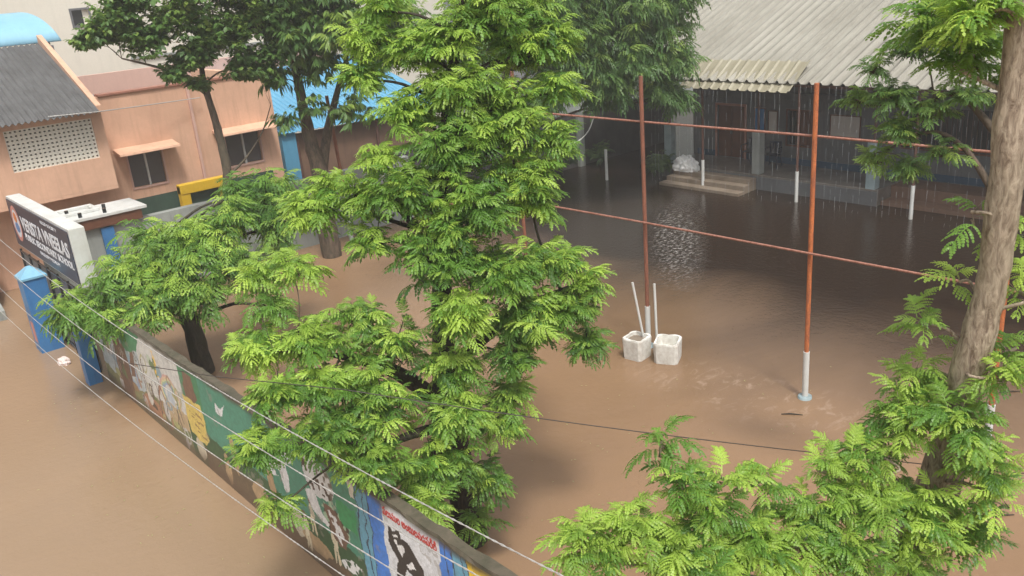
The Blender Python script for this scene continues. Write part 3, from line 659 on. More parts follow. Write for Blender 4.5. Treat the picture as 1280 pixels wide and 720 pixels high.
# blue roofed shed
t = thing('blue_shed', 'brown walled shed with a sloping bright blue sheet roof behind the trees', 'shed', (17.5, 32, 0))
local(t, MB().box(14.95, 21.5, 30.0, 30.15, -.3, 2.5).box(21.35, 21.5, 30.15, 36, -.3, 2.5).box(14.95, 15.1, 30.15, 36, -.3, 2.5).build('wall', M['brown_wall'], t))
local(t, MB().box(14.35, 14.92, 29.75, 29.82, -.3, 3.02).box(14.35, 14.4, 29.83, 34, -.3, 3.0).build('blue_cladding', M['blue_sheet'], t))
vs, fs = corrugated(14.3, 22.0, 29.6, 36.5, lambda x, y: 2.66 + (y - 29.6) * .30 - (x - 14.3) * .02, .22, .03, 'x', kind='trap')
local(t, MB().add(vs, fs).build('roof', M['blue_sheet'], t))
for x_ in (15.0, 18.5): local(t, MB().tube([(x_, 29.85, 0), (x_, 29.85, 2.55)], .06, 8).build('post', M['rust_dark'], t))

# ------------------------------------------------------------------ verandah building
t = thing('verandah_building', 'long school block with a cream corrugated roof over a raised verandah', 'building', (27, 14, 0))
BX = 26.6; FL = .5
WL = MB()
opens = [(18.32, 19.5, FL, 2.38), (15.72, 16.6, 1.18, 2.35), (4.6, 8.2, 1.45, 2.75), (9.1, 12.6, 1.45, 2.75)]
cy = 1.0
for (ya, yb, za, zb) in sorted(opens):
    WL.box(BX, BX + .2, cy, ya, -.3, 4.6); WL.box(BX, BX + .2, ya, yb, -.3, za); WL.box(BX, BX + .2, ya, yb, zb, 4.6); cy = yb
WL.box(BX, BX + .2, cy, 20.4, -.3, 4.6); WL.box(BX, BX + 8, 20.4, 20.6, -.3, 4.55); WL.box(BX, BX + 8, .8, 1.0, -.3, 4.55)
WL.box(BX + 8, BX + 8.2, .8, 20.6, -.3, 4.55)
local(t, WL.build('wall', M['shed_wall'], t))
local(t, MB().box(BX - .012, BX - .003, 1.0, 18.28, FL, .72).box(BX - .012, BX - .003, 19.55, 20.4, FL, .72).build('skirting', M['blue_trim'], t))
pl = MB().box(24.75, 26.58, 12.35, 20.6, -.3, FL, .015); local(t, pl.build('platform', M['floor'], t))
local(t, MB().box(24.72, 24.745, 12.35, 20.6, -.3, FL - .06).build('platform_face', M['shed_wall'], t))
local(t, MB().box(25.55, 26.58, 1.0, 12.33, -.3, FL - .02, .01).box(24.95, 25.54, 1.0, 12.33, -.3, .12, .01).build('low_step', M['brown_wall'], t))
dr = local(t, MB().box(BX + .06, BX + .10, 18.34, 18.90, FL + .01, 2.36).box(BX + .06, BX + .10, 18.93, 19.48, FL + .01, 2.36).build('door', M['door'], t))
MB().box(BX + .03, BX + .058, 18.87, 18.9, 1.35, 1.6).box(BX + .03, BX + .058, 18.93, 18.96, 1.35, 1.6).build('handle', M['chrome'], dr)
local(t, MB().box(BX - .03, BX - .003, 18.24, 18.32, FL, 2.46).box(BX - .03, BX - .003, 19.5, 19.58, FL, 2.46).box(BX - .03, BX - .003, 18.32, 19.5, 2.38, 2.46).build('door_frame', M['coping'], t))
for (ya, yb, za, zb) in opens[1:]:
    wn = local(t, MB().box(BX - .025, BX + .05, ya - .05, yb + .05, za - .05, za).box(BX - .025, BX + .05, ya - .05, yb + .05, zb, zb + .05).box(BX - .025, BX + .05, ya - .05, ya, za, zb).box(BX - .025, BX + .05, yb, yb + .05, za, zb).build('window', M['door'], t))
    g = MB(); k = int((yb - ya) / .14)
    for i in range(1, k): g.box(BX + .05, BX + .062, ya + (yb - ya) * i / k - .006, ya + (yb - ya) * i / k + .006, za, zb)
    g.build('grille', M['rust_dark'], wn); MB().box(BX + .14, BX + .15, ya, yb, za, zb).build('pane', M['black'], wn)
    if yb < 17 and yb > 15: MB().box(BX + .07, BX + .1, ya, ya + .42, za, zb).build('shutter', M['door'], wn)
# lintel beam
local(t, MB().box(BX - .14, BX - .003, 1.0, 20.4, 2.72, 2.95, .01).build('lintel', M['shed_wall'], t))
# half-height masonry columns
for i, y in enumerate((20.35, 16.62, 12.6)):
    c_ = local(t, MB().box(24.76, 25.06, y - .15, y + .15, FL + .003 if i < 2 else .0, 1.95, .015).build('column', M['col_blue'] if i != 1 else M['grey_wall'], t))
    MB().tube([(24.91, y, 1.95), (24.91, y, 3.8)], .045, 8).build('pipe', M['rust_dark'], c_)
# roof
RS = math.tan(math.radians(21)); EX = 23.85; EZ = 3.68
vs, fs = corrugated(EX, 32.2, .5, 23.4, lambda x, y: EZ + (x - EX) * RS, .36, .075, 'y', kind='trap', nl=6)
local(t, MB().add(vs, fs).build('roof', M['roof_cream'], t))
vs, fs = corrugated(36.5, 32.2, .5, 23.4, lambda x, y: EZ + (32.2 - EX) * RS - (x - 32.2) * RS, .36, .05, 'y', kind='trap', nl=3)
local(t, MB().add(vs, fs).build('roof', M['roof_cream'], t))
# steeper yellowed extension sheet hung off the eave at the left half
x0_, z0_ = 23.62, 3.44; x1_, z1_ = 24.75, 4.22
vs, fs = corrugated(x0_, x1_, 14.72, 18.9, lambda x, y: z0_ + (x - x0_) * (z1_ - z0_) / (x1_ - x0_) + .0, .36, .05, 'y', kind='trap')
local(t, MB().add(vs, fs).build('eave_sheet', M['roof_beige'], t))
g = MB()
for x_ in (24.0, 26.0, 28.5, 31.0): z_ = EZ + (x_ - EX) * RS - .09; g.box(x_ - .04, x_ + .04, .6, 23.3, z_ - .08, z_)
local(t, g.build('purlin', M['rust_dark'], t))
for y in (18.2, 14.6, 10.95, 7.3, 3.65):
    ps = local(t, MB().tube([(24.0, y, .95), (24.0, y, 3.62)], .04, 10).build('eave_post', M['rust_dark'], t))
    MB().tube([(24.0, y, -.3), (24.0, y, .98)], .055, 10).build('base', M['white'], ps)

tag(MB().tube([(23.2, 21.96, -.3), (23.2, 21.96, 1.14)], .055, 10).build('short_post', M['white']), 'short white post standing alone in front of the dark back wall', 'post')
# water pouring off the corrugations of the eave in thin broken strings
rw = MB(); rr_ = random.Random(12); y_ = 1.0
while y_ < 20.8:
    if rr_.random() < .75:
        ex = EX - .02 if not (14.7 < y_ < 18.9) else 23.58; z_ = EZ - .03 if not (14.7 < y_ < 18.9) else 3.40
        while z_ > .05:
            l_ = rr_.uniform(.12, .7) * (1.0 if z_ > 2.4 else .7); zb = max(.0, z_ - l_); r_ = rr_.uniform(.0025, .006)
            x_ = ex - .10 * math.sqrt(max(0, (3.7 - z_) / 3.7)) + rr_.uniform(-.02, .02); xq = ex - .10 * math.sqrt(max(0, (3.7 - zb) / 3.7))
            r_ *= .7; rw.tube([(x_, y_, z_), (xq, y_ + rr_.uniform(-.01, .01), zb)], [r_, r_ * .5], 4, True, False); z_ = zb - rr_.uniform(.03, .35)
    y_ += .18 + rr_.uniform(-.03, .03)
rwm = N('falling_water'); rwm.b.inputs['Transmission Weight'].default_value = .5; rwm.b.inputs['IOR'].default_value = 1.33
tag(rw.build('roof_runoff', rwm.done((0.75, 0.78, 0.8), 0.15)), 'thin strings of rain water falling from the eave', kind='stuff')
# notices on the wall
def notice(name, ya, yb, za, zb, mt, label, cat):
    t = thing(name, label, cat, (BX, (ya + yb) / 2, za))
    local(t, MB().box(BX - .04, BX - .004, ya - .03, yb + .03, za - .03, za).box(BX - .04, BX - .004, ya - .03, yb + .03, zb, zb + .03).box(BX - .04, BX - .004, ya - .03, ya, za, zb).box(BX - .04, BX - .004, yb, yb + .03, za, zb).build('frame', M['door'], t))
    local(t, MB().box(BX - .025, BX - .005, ya, yb, za, zb).build('panel', M[mt], t))
notice('notice_board', 13.98, 14.98, 1.62, 2.28, 'board', 'wide pale notice board on the wall right of the third orange court pole', 'notice board')
notice('notice_board', 17.0, 17.32, 1.55, 2.28, 'board', 'narrow pale notice board between the blue banner and the brown window', 'notice board')
notice('wall_banner', 17.5, 17.88, 1.5, 2.35, 'blue', 'narrow blue banner on the verandah wall right of the brown door', 'banner')

# steps
t = thing('entrance_steps', 'three stained concrete steps going down from the verandah into the water', 'steps', (24.2, 18.0, 0))
g = MB()
for k, (xa, z) in enumerate([(24.33, .40), (23.98, .25), (23.6, .10)]): g.box(xa, 24.715, 16.55 + .0, 19.75, -.3, z, .012) if k == 0 else g.box(xa, [24.33, 24.33, 23.98][k] - .002, 16.55 - k * .03, 19.75 + k * .03, -.3, z, .012)
local(t, g.build('treads', M['step'], t))

# plastic chairs
def plastic_chair():
    t = thing('plastic_chair', 'x', 'chair', (0, 0, 0), 0, 'plastic chairs on the verandah')
    MB().box(-.21, .21, -.21, .21, .42, .445, .015).build('seat', M['chair'], t)
    b = MB(); b.box(-.21, .21, .20, .235, .78, .86, .01); b.box(-.21, -.17, .19, .225, .44, .80, .01); b.box(.17, .21, .19, .225, .44, .80, .01)
    for x in (-.09, 0, .09): b.box(x - .02, x + .02, .20, .225, .44, .79)
    b.build('backrest', M['chair'], t)
    for x in (-.23, .23): MB().tube([(x, -.19, .44), (x, -.2, .64), (x, -.1, .66), (x, .2, .66)], .018, 6).build('armrest', M['chair'], t)
    for x in (-1, 1):
        for y in (-1, 1): MB().tube([(x * .19, y * .18, .43), (x * .23, y * .22, 0)], [.024, .016], 6).build('leg', M['chair'], t)
    return t
c0 = plastic_chair(); c0.location = (25.95, 16.72, FL); c0.rotation_euler = (0, 0, math.radians(-80)); c0['label'] = 'dark blue plastic chair on the verandah under the brown window'
copy_tree(c0, None, (26.1, 17.75, FL), math.radians(-95), 'dark blue plastic chair partly behind the poster-covered column')

def crumpled(name, c, rx, ry, rz, mt, seed, label, cat, kind=None):
    bm = bmesh.new(); bmesh.ops.create_icosphere(bm, subdivisions=4, radius=1); r = random.Random(seed)
    ph = [(r.uniform(-3, 3), r.uniform(-3, 3), r.uniform(-3, 3), r.uniform(0, 6)) for _ in range(9)]
    for v in bm.verts:
        d = sum(abs(math.sin(a * v.co.x * 2.6 + b * v.co.y * 2.6 + e_ * v.co.z * 2.6 + f)) for a, b, e_, f in ph) / 9
        v.co *= .45 + .9 * d; v.co.z = max(v.co.z, -.35); v.co = Vector((v.co.x * rx, v.co.y * ry, (v.co.z + .35) * rz))
    me = bpy.data.meshes.new(name); bm.to_mesh(me); bm.free(); me.materials.append(M[mt]); o = link_obj(name, me); o.location = c; return tag(o, label, cat)
crumpled('plastic_sack', (24.55, 19.35, .38), .28, .5, .38, 'paper', 4, 'crumpled white plastic sack lying on the left end of the entrance steps', 'sack')
crumpled('cloth_bundle', (3.8, 20.7, -.05), .12, .22, .13, 'pinkcloth', 9, 'pale pink bundle in the street water at the foot of the gate pillar', 'bundle')

# ------------------------------------------------------------------ court poles, rails, tubs
CX = 12.65
def court_pole(y, top, mt, label, base=.9):
    t = thing('court_pole', label, 'pole', (CX, y, 0), 0, 'steel court poles')
    MB().tube([(0, 0, base - .05), (0, 0, top)], .040, 12).build('shaft', M[mt], t)
    MB().tube([(0, 0, -.3), (0, 0, base)], .055, 12).build('base', M['white'], t)
    MB().tube([(0, 0, -.3), (0, 0, .045), (0, 0, .05)], [.13, .12, .10], 14).build('footing', M['col_blue'], t)
court_pole(4.35, 5.5, 'rust_orange', 'bright orange steel pole with white foot, half hidden behind the pale leaning trunk')
court_pole(7.4, 5.5, 'rust_orange', 'bright orange steel pole with white foot standing alone in the open water')
court_pole(11.0, 5.5, 'rust_brown', 'dull red-brown steel pole rising behind the two white tubs')
court_pole(14.65, 5.5, 'rust_brown', 'red-brown steel pole almost hidden by the big central tree')
t = thing('court_pole', 'thin dark brown pole by the grey wall in front of the blue-roofed shed', 'pole', (CX + .1, 22.85, 0), 0, 'steel court poles')
MB().tube([(0, 0, 1.8), (-.12, 0, 4.6)], .05, 10).build('shaft', M['rust_brown'], t); MB().tube([(0, 0, -.3), (0, 0, 1.85)], .07, 10).build('base', M['grey_wall'], t)
def rail(pts, r, mt, label): tag(MB().tube(pts, r, 8).build('rail', M[mt]), label, 'rail', 'rails between the court poles')
rail([(CX + .05, 14.8, 4.64), (CX + .06, 11, 4.64), (CX + .05, 7.4, 4.66), (CX + .06, 4.4, 4.65), (CX + .05, 1, 4.65)], .021, 'rust_pink', 'upper worn steel rail running across the poles in front of the verandah')
rail([(CX - .06, 15.5, 2.62), (CX - .06, 11, 2.69), (CX - .06, 7.4, 2.72), (CX - .06, 4.3, 2.75), (CX - .06, 1, 2.75)], .021, 'rust_pink', 'lower worn steel rail running across the poles above the brown water')
rail([(CX, 22.85, 1.95), (CX + .1, 19.5, 2.05), (CX + .1, 14.65, 2.2)], .025, 'rust_pink', 'short bent rail leaving the thin brown pole near the blue shed')
rail([(CX, 22.85, 1.85), (13.8, 21.6, 2.25), (15.0, 20.4, 2.5)], .02, 'wire', 'pale crooked bar tied to the thin brown pole near the blue shed')

def tub(x, y, rz, sx, sy, h, label, tall=False):
    t = thing('cement_tub', label, 'planter', (x, y, 0), rz, 'whitewashed tubs at the foot of the pole')
    bm = bmesh.new(); n = 24; th = .045; rr = random.Random(int(x * 100))
    def ringv(s_, z, jit=0):
        o = []
        for k in range(n):
            a = 2 * math.pi * (k + .5) / n; c, s = math.cos(a), math.sin(a); e = 9.0
            rad = 1 / ((abs(c) ** e + abs(s) ** e) ** (1 / e)); o.append(bm.verts.new((c * rad * (sx / 2 - s_), s * rad * (sy / 2 - s_), z + rr.uniform(-jit, jit))))
        return o
    rings = [ringv(.03, -.25), ringv(.012, .1), ringv(0, h - .03, .006), ringv(.008, h, .012), ringv(th, h - .004, .01), ringv(th + .02, .07)]
    for a, b in zip(rings, rings[1:]):
        for k in range(n): bm.faces.new((a[k], a[(k + 1) % n], b[(k + 1) % n], b[k]))
    bm.faces.new(rings[-1])
    me = bpy.data.meshes.new('tub'); bm.to_mesh(me); bm.free(); me.materials.append(M['whitewash']); link_obj('tub', me, t)
    MB().add([(sx / 2 * a - .0, sy / 2 * b, .37 if tall else .14) for a, b in ((-.85, -.85), (.85, -.85), (.85, .85), (-.85, .85))], [(0, 1, 2, 3)]).build('soil' if not tall else 'soil', M['whitewash' if not tall else 'step'], t)
    return t
tub(12.42, 10.30, math.radians(28), .56, .50, .42, 'open whitewashed square tub standing in water, the right one')
tub(12.14, 10.86, math.radians(8), .48, .46, .44, 'whitewashed box-shaped tub partly behind leaves, the left one', True)
def stake(a, b, r, label): tag(MB().tube([a, b], r, 8).build('stake', M['white']), label, 'stake', 'white stakes by the tubs')
stake((12.36, 10.78, -.1), (12.2, 10.98, 1.55), .024, 'thin leaning white stake between the left tub and the pole')
stake((12.6, 10.72, -.1), (12.6, 10.76, 1.45), .026, 'thin upright white stake just right of the pole, behind the right tub')

# ------------------------------------------------------------------ wires
def sag(y, zf, zm): return zf + zm * y
def power_wire(pts, label):
    P = []; r = random.Random(1)
    ys = [p[0] for p in pts]; zs = [p[1] for p in pts]; cf = np.polyfit(ys, zs, 2)
    m = MB(); r0 = .0055
    for st in (0, math.pi):
        P = []
        for k in range(700):
            y = -2 + 44 * k / 699; z = float(np.polyval(cf, max(min(y, 24), 1))) + (0 if y < 24 else (y - 24) * float(np.polyval(np.polyder(cf), 24))); a = y * 42 + st
            P.append((2.4 + .0034 * math.cos(a), y, z + .0034 * math.sin(a)))
        m.tube(P, .0033, 5)
    tag(m.build('power_line', M['wire']), label, 'wire', 'bare power lines running along the street wall')
power_wire([(15.3, 4.22), (11.69, 4.18), (9.97, 4.15), (6.29, 4.34), (4.97, 4.42), (2.71, 4.66)], 'twisted white power line, topmost of the four, crossing the leaves above the wall')
power_wire([(14.62, 3.68), (12.26, 3.7), (9.68, 3.76), (7.58, 3.86), (6.21, 3.98), (5.07, 4.07), (3.53, 4.26)], 'twisted white power line, second from the top of the four')
power_wire([(16.6, 3.13), (13.18, 3.12), (11.56, 3.18), (8.57, 3.36), (6.73, 3.52), (5.7, 3.62), (4.45, 3.77)], 'twisted white power line, third from the top of the four')
power_wire([(17.3, 2.55), (14.39, 2.57), (11.77, 2.74), (9.55, 2.88), (6.9, 3.11), (5.3, 3.3)], 'twisted white power line, lowest of the four, over the street water')
cb = []
pA, pB = at_d(430, 487, 6.2), at_d(1330, 596, 7.6)
cb.append(at_x(161, 454, 2.4)); cb.append(at_x(161, 454, 2.4).lerp(pA, .5) - Vector((0, 0, .03)))
for k in range(0, 31):
    u = k / 24; p = pA.lerp(pB, u); p.z -= .10 * (1 - (2 * u - 1) ** 2) * .6; cb.append(p)
tag(MB().tube(cb, .0042, 5).build('thin_cable', M['cable']), 'thin dark cable crossing the yard from the central tree to the right trunk', 'cable')
tag(MB().tube([at_y(60, 146, 26.6), at_y(120, 140, 26.4), at_y(180, 132, 27.5), at_y(250, 122, 27.8)], .016, 6).build('service_wire', M['wire']), 'pale service wire strung across the peach house wall', 'wire')

# ------------------------------------------------------------------ scooter at the left edge
def scooter():
    t = thing('scooter', 'white motor scooter parked in the lane at the left edge beyond the gate', 'scooter', (3.75, 27.1, 0.1), math.radians(75))
    for x in (-.62, .62):
        w_ = MB(); n = 20
        for (ra, rb, mt) in ((.24, .06, 'rubber'),):
            pts = [(x + ra * math.cos(2 * math.pi * k / n), 0, ra + .0 + ra * math.sin(2 * math.pi * k / n)) for k in range(n + 1)]
            w_.tube(pts, rb, 8, caps=False)
        wo = w_.build('wheel', M['rubber'], t); MB().tube([(x, -.04, .24), (x, .04, .24)], .17, 16).build('rim', M['chrome'], wo)
    b = MB(); b.prism([(-.85, .42), (-.3, .30), (.2, .22), (.35, .22), (.48, .55), (.55, .95), (.45, .98), (.30, .45), (.18, .34), (-.05, .36), (-.12, .62), (-.80, .72), (-.92, .6)], -.14, .14, 'y')
    b.build('body', M['body'], t); MB().box(-.82, -.08, -.13, .13, .725, .80, .03).build('seat', M['rubber'], t)
    MB().tube([(.42, -.33, 1.03), (.48, 0, .98), (.42, .33, 1.03)], .016, 8).build('handlebar', M['chrome'], t)
    MB().tube([(.56, 0, .93), (.62, 0, .93)], [.09, .085], 14).build('headlight', M['chrome'], t)
scooter()
tag(MB().prism([(25.2, -.2), (25.2, .25), (26.5, .7), (30, 1.0), (30, -.2)], 1.5, 3.6, 'x').build('ramp', M['grey_wall']), 'grey concrete ramp at the left edge beside the gate', 'ramp')

# ------------------------------------------------------------------ foliage
def frond_template(pairs, seg, L, pin, wid, droop, seed, curl=1.0):
    """one twice-feathered leaf: arched midrib with pairs of drooping, folded, saw-edged side feathers"""
    r = np.random.default_rng(seed); V = []
    def mid(t): return np.array([L * (t - .15 * t * t), 0, .12 * L * math.sin(t * 2.4) - droop * L * t ** 2])
    def quad(a, b, c, d): V.extend([a, b, c, d])
    ts = np.linspace(0, 1, 6)
    for a, b in zip(ts, ts[1:]):
        p, q = mid(a), mid(b); w_ = np.array([0, .004, 0]); quad(p - w_, p + w_, q + w_ * .8, q - w_ * .8)
    for i in range(pairs):
        t = .16 + .84 * i / (pairs - 1); base = mid(t); pl = pin * (.55 + .6 * math.sin(math.pi * (.2 + .7 * t))) * r.uniform(.8, 1.15)
        for sgn in (-1, 1):
            if r.random() < .06: continue
            ang = math.radians(76 - 46 * t + r.uniform(-9, 9)); d = np.array([math.cos(ang), sgn * math.sin(ang), .25 + r.uniform(-.12, .12)]); side = np.array([-d[1], d[0], 0.0]); side /= np.linalg.norm(side)
            dz = curl * r.uniform(.55, 1.0); tw = r.normal(0, .18)
            def P(u): return base + d * pl * u * (1 - .12 * dz * u) + np.array([0, 0, -dz * pl * u * u])
            def Wd(u): return wid * (math.sin(math.pi * min(1, .10 + .84 * u)) ** .5) * .5
            for k in range(seg):
                u0, u1 = k / seg, (k + 1) / seg; p0, p1 = P(u0), P(u1); g = (p1 - p0) / np.linalg.norm(p1 - p0)
                for s2 in (-1, 1):
                    o_ = side * s2 + np.array([0, 0, -.45 + tw * s2]); o_ /= np.linalg.norm(o_)
                    w0 = Wd(u0 + .3 / seg); w1 = Wd(u0 + .75 / seg)
                    quad(p0, p0 + o_ * w0 + g * pl / seg * .28, p0 + o_ * w1 * 1.02 + g * pl / seg * .92, p1)
    return np.array(V, dtype=np.float32).reshape(-1, 4, 3)
def broad_template(nl, L, ll, seed):
    """short twig with hanging oval leaves"""
    r = np.random.default_rng(seed); V = []
    for i in range(nl):
        t = (i + .5) / nl; a = r.uniform(-1.3, 1.3) if i < nl - 1 else 0; p = np.array([L * t, 0, .1 * L * t])
        d = np.array([math.cos(a) * .7, math.sin(a), -r.uniform(.3, 1.2)]); d /= np.linalg.norm(d); s_ = np.cross(d, [0, 0, 1.0]); s_ /= np.linalg.norm(s_); nn = np.cross(s_, d)
        l = ll * r.uniform(.7, 1.15); w_ = l * .27
        a0 = p + d * .02; m1 = p + d * l * .35; m2 = p + d * l * .72; e = p + d * l - nn * l * .08
        V.append([a0, m1 + s_ * w_ - nn * .01, m2 + s_ * w_ * .8, e]); V.append([a0, e, m2 - s_ * w_ * .8, m1 - s_ * w_ - nn * .01])
    return np.array(V, dtype=np.float32)
def narrow_template(nl, L, ll, seed):
    r = np.random.default_rng(seed); V = []
    for i in range(nl):
        t = (i + .5) / nl; a = r.uniform(-1.5, 1.5); p = np.array([L * t, 0, .12 * L * math.sin(3 * t) - .25 * L * t * t])
        d = np.array([math.cos(a) * .5, math.sin(a) * .6, -r.uniform(.7, 1.5)]); d /= np.linalg.norm(d); s_ = np.cross(d, [0.3, 0, 1.0]); s_ /= np.linalg.norm(s_)
        l = ll * r.uniform(.7, 1.2); w_ = l * .14
        V.append([p, p + d * l * .4 + s_ * w_, p + d * l, p + d * l * .4 - s_ * w_])
    return np.array(V, dtype=np.float32)

TPL = {
    'fine': [frond_template(8, 5, .31, .130, .034, .36, s, 1.15) for s in range(7)],
    'near': [frond_template(8, 6, .27, .102, .028, .34, s + 20, 1.05) for s in range(7)],
    'mid': [frond_template(6, 4, .38, .17, .052, .55, s + 40, 1.6) for s in range(5)],
    'droop': [frond_template(6, 4, .42, .20, .060, .70, s + 80, 2.2) for s in range(5)],
    'broad': [broad_template(9, .32, .19, s) for s in range(6)],
    'narrow': [narrow_template(18, .45, .30, s) for s in range(6)],
}

def tree(name, label, cat, trunk, blobs, tpl, leaf, barkm, seed, fronds=(6, 9), scale=1.0, young=.18, group=None, limbs=(), twig=.010, up=.75, sprout=()):
    """trunk: [(x,y,z,r)...] bottom to top; blobs: [(centre, (rx,ry,rz), shoots, tint)]"""
    rng = np.random.default_rng(seed); base = trunk[0]
    t = thing(name, label, cat, (base[0], base[1], 0), 0, group)
    wood = MB(); sm = catmull(trunk, 7); sm = [(x + rng.normal(0, r * .05), y + rng.normal(0, r * .05), z, r * rng.uniform(.94, 1.08)) for x, y, z, r in sm]
    wood.tube([p[:3] for p in sm], [p[3] for p in sm], 14)
    T = np.array([p[:3] for p in sm]); TR = np.array([p[3] for p in sm])
    LP = [T]; LR = [TR]
    for lb in limbs:
        s_ = catmull(lb, 6); wood.tube([p[:3] for p in s_], [p[3] for p in s_], 10); LP.append(np.array([p[:3] for p in s_])); LR.append(np.array([p[3] for p in s_]))
    AP = np.concatenate(LP); AR = np.concatenate(LR)
    O, A, E, K, TI, SC, RO = [], [], [], [], [], [], []
    for (c, rad, ns, tint) in blobs:
        c = np.array(c, float); rad = np.array(rad, float)
        # limb to the blob: leave the wood a little below the blob
        cost = np.linalg.norm(AP - c, axis=1) + 1.2 * np.maximum(0, AP[:, 2] - c[2] + .25 * np.linalg.norm(AP[:, :2] - c[:2], axis=1))
        i = int(np.argmin(cost)); s0 = AP[i]; r0 = min(AR[i] * .5, .012 + .014 * np.linalg.norm(c - s0), .055); mid = (s0 + c) / 2 + np.array([rng.normal(0, .08), rng.normal(0, .08), .05 + .06 * np.linalg.norm(c - s0)])
        lim = catmull([(*s0, r0), (*mid, r0 * .7), (*c, max(.012, r0 * .35))], 5); wood.tube([p[:3] for p in lim], [p[3] for p in lim], 7)
        for _ in range(ns):
            d = rng.normal(0, 1, 3); d /= np.linalg.norm(d); d[2] = d[2] if d[2] > -.5 else -d[2] * .5
            rr = rng.uniform(.25, 1.0) ** .55; p = c + d * rad * rr
            dirv = d * np.array([1, 1, .7]) * rr + np.array([0, 0, up]) + rng.normal(0, .18, 3); dirv /= np.linalg.norm(dirv)
            q0 = c + (p - c) * .15 + np.array([0, 0, -.05]); m_ = (q0 + p) / 2 + rng.normal(0, .04, 3) + np.array([0, 0, -.04])
            tip = p + dirv * .10 * scale
            wood.tube([q0, m_, p, tip], [twig, twig * .8, twig * .55, twig * .3], 4, caps=False)
            nf = int(rng.integers(fronds[0], fronds[1] + 1)); yg = rng.random() < young; a0 = rng.uniform(0, 6.28)
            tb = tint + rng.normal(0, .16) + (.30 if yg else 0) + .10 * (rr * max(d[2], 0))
            for k in range(nf):
                f = k / max(nf - 1, 1); o = p + dirv * (.10 * scale * f) + (m_ - p) * (1 - f) * .75
                O.append(o); A.append(a0 + 2.4 * k); E.append(rng.normal(.05, .16) + .75 * f * rng.uniform(.6, 1.1)); K.append(int(rng.integers(len(TPL[tpl]))))
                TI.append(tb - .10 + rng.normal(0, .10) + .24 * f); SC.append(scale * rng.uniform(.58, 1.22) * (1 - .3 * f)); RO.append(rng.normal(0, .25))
    local(t, wood.build('trunk', M[barkm], t))
    O = np.array(O); A = np.array(A); E = np.array(E); K = np.array(K); TI = np.clip(np.array(TI), 0, 1); SC = np.array(SC); RO = np.array(RO)
    VV = []; TT = []
    for k, tp in enumerate(TPL[tpl]):
        ix = np.where(K == k)[0]
        if not len(ix): continue
        ca, sa = np.cos(A[ix]), np.sin(A[ix]); ce, se = np.cos(E[ix]), np.sin(E[ix])
        X = np.stack([ca * ce, sa * ce, se], 1); Z = np.stack([-ca * se, -sa * se, ce], 1); Yv = np.cross(Z, X)
        cr, sr = np.cos(RO[ix])[:, None], np.sin(RO[ix])[:, None]; Y2 = Yv * cr + Z * sr; Z2 = Z * cr - Yv * sr
        Rm = np.stack([X, Y2, Z2], 1) * SC[ix][:, None, None]              # rows = local axes
        P = np.einsum('qvi,nij->nqvj', tp, Rm) + O[ix][:, None, None, :]
        VV.append(P.reshape(-1, 3)); tt = np.repeat(TI[ix], len(tp)) + rng.normal(0, .04, len(ix) * len(tp)); TT.append(tt)
    V = np.concatenate(VV).astype(np.float32); TT = np.clip(np.concatenate(TT), 0, 1).astype(np.float32); nq = len(V) // 4
    me = bpy.data.meshes.new('crown'); me.vertices.add(len(V)); me.vertices.foreach_set('co', V.ravel())
    me.loops.add(nq * 4); me.loops.foreach_set('vertex_index', np.arange(nq * 4, dtype=np.int32)); me.polygons.add(nq)
    me.polygons.foreach_set('loop_start', (np.arange(nq) * 4).astype(np.int32)); me.update(calc_edges=True)
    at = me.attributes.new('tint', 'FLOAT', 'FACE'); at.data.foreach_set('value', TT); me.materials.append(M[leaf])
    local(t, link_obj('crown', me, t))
    print(name, 'quads', nq)
    return t

def B(px, py, d, rpx, shoots, tint=.4, ry=None, depth=None):
    """foliage mass seen round pixel (px,py) at distance d metres: centre and real radii"""
    c = at_d(px, py, d); k = c.length and (Vector((c.x, c.y, c.z - EYE)).length / FPX)
    rx = max(.3 * rpx * k, rpx * k - .20); rz = max(.3 * (ry or rpx) * k, (ry or rpx) * k - .13); dp = depth or (rx + rz) / 2
    return (tuple(c), ((rx + dp) / 2, (rx + dp) / 2, rz), shoots, tint)
def TP(px, py, d, r): c = at_d(px, py, d); return (c.x, c.y, c.z, r)
SHOOT = 1.0

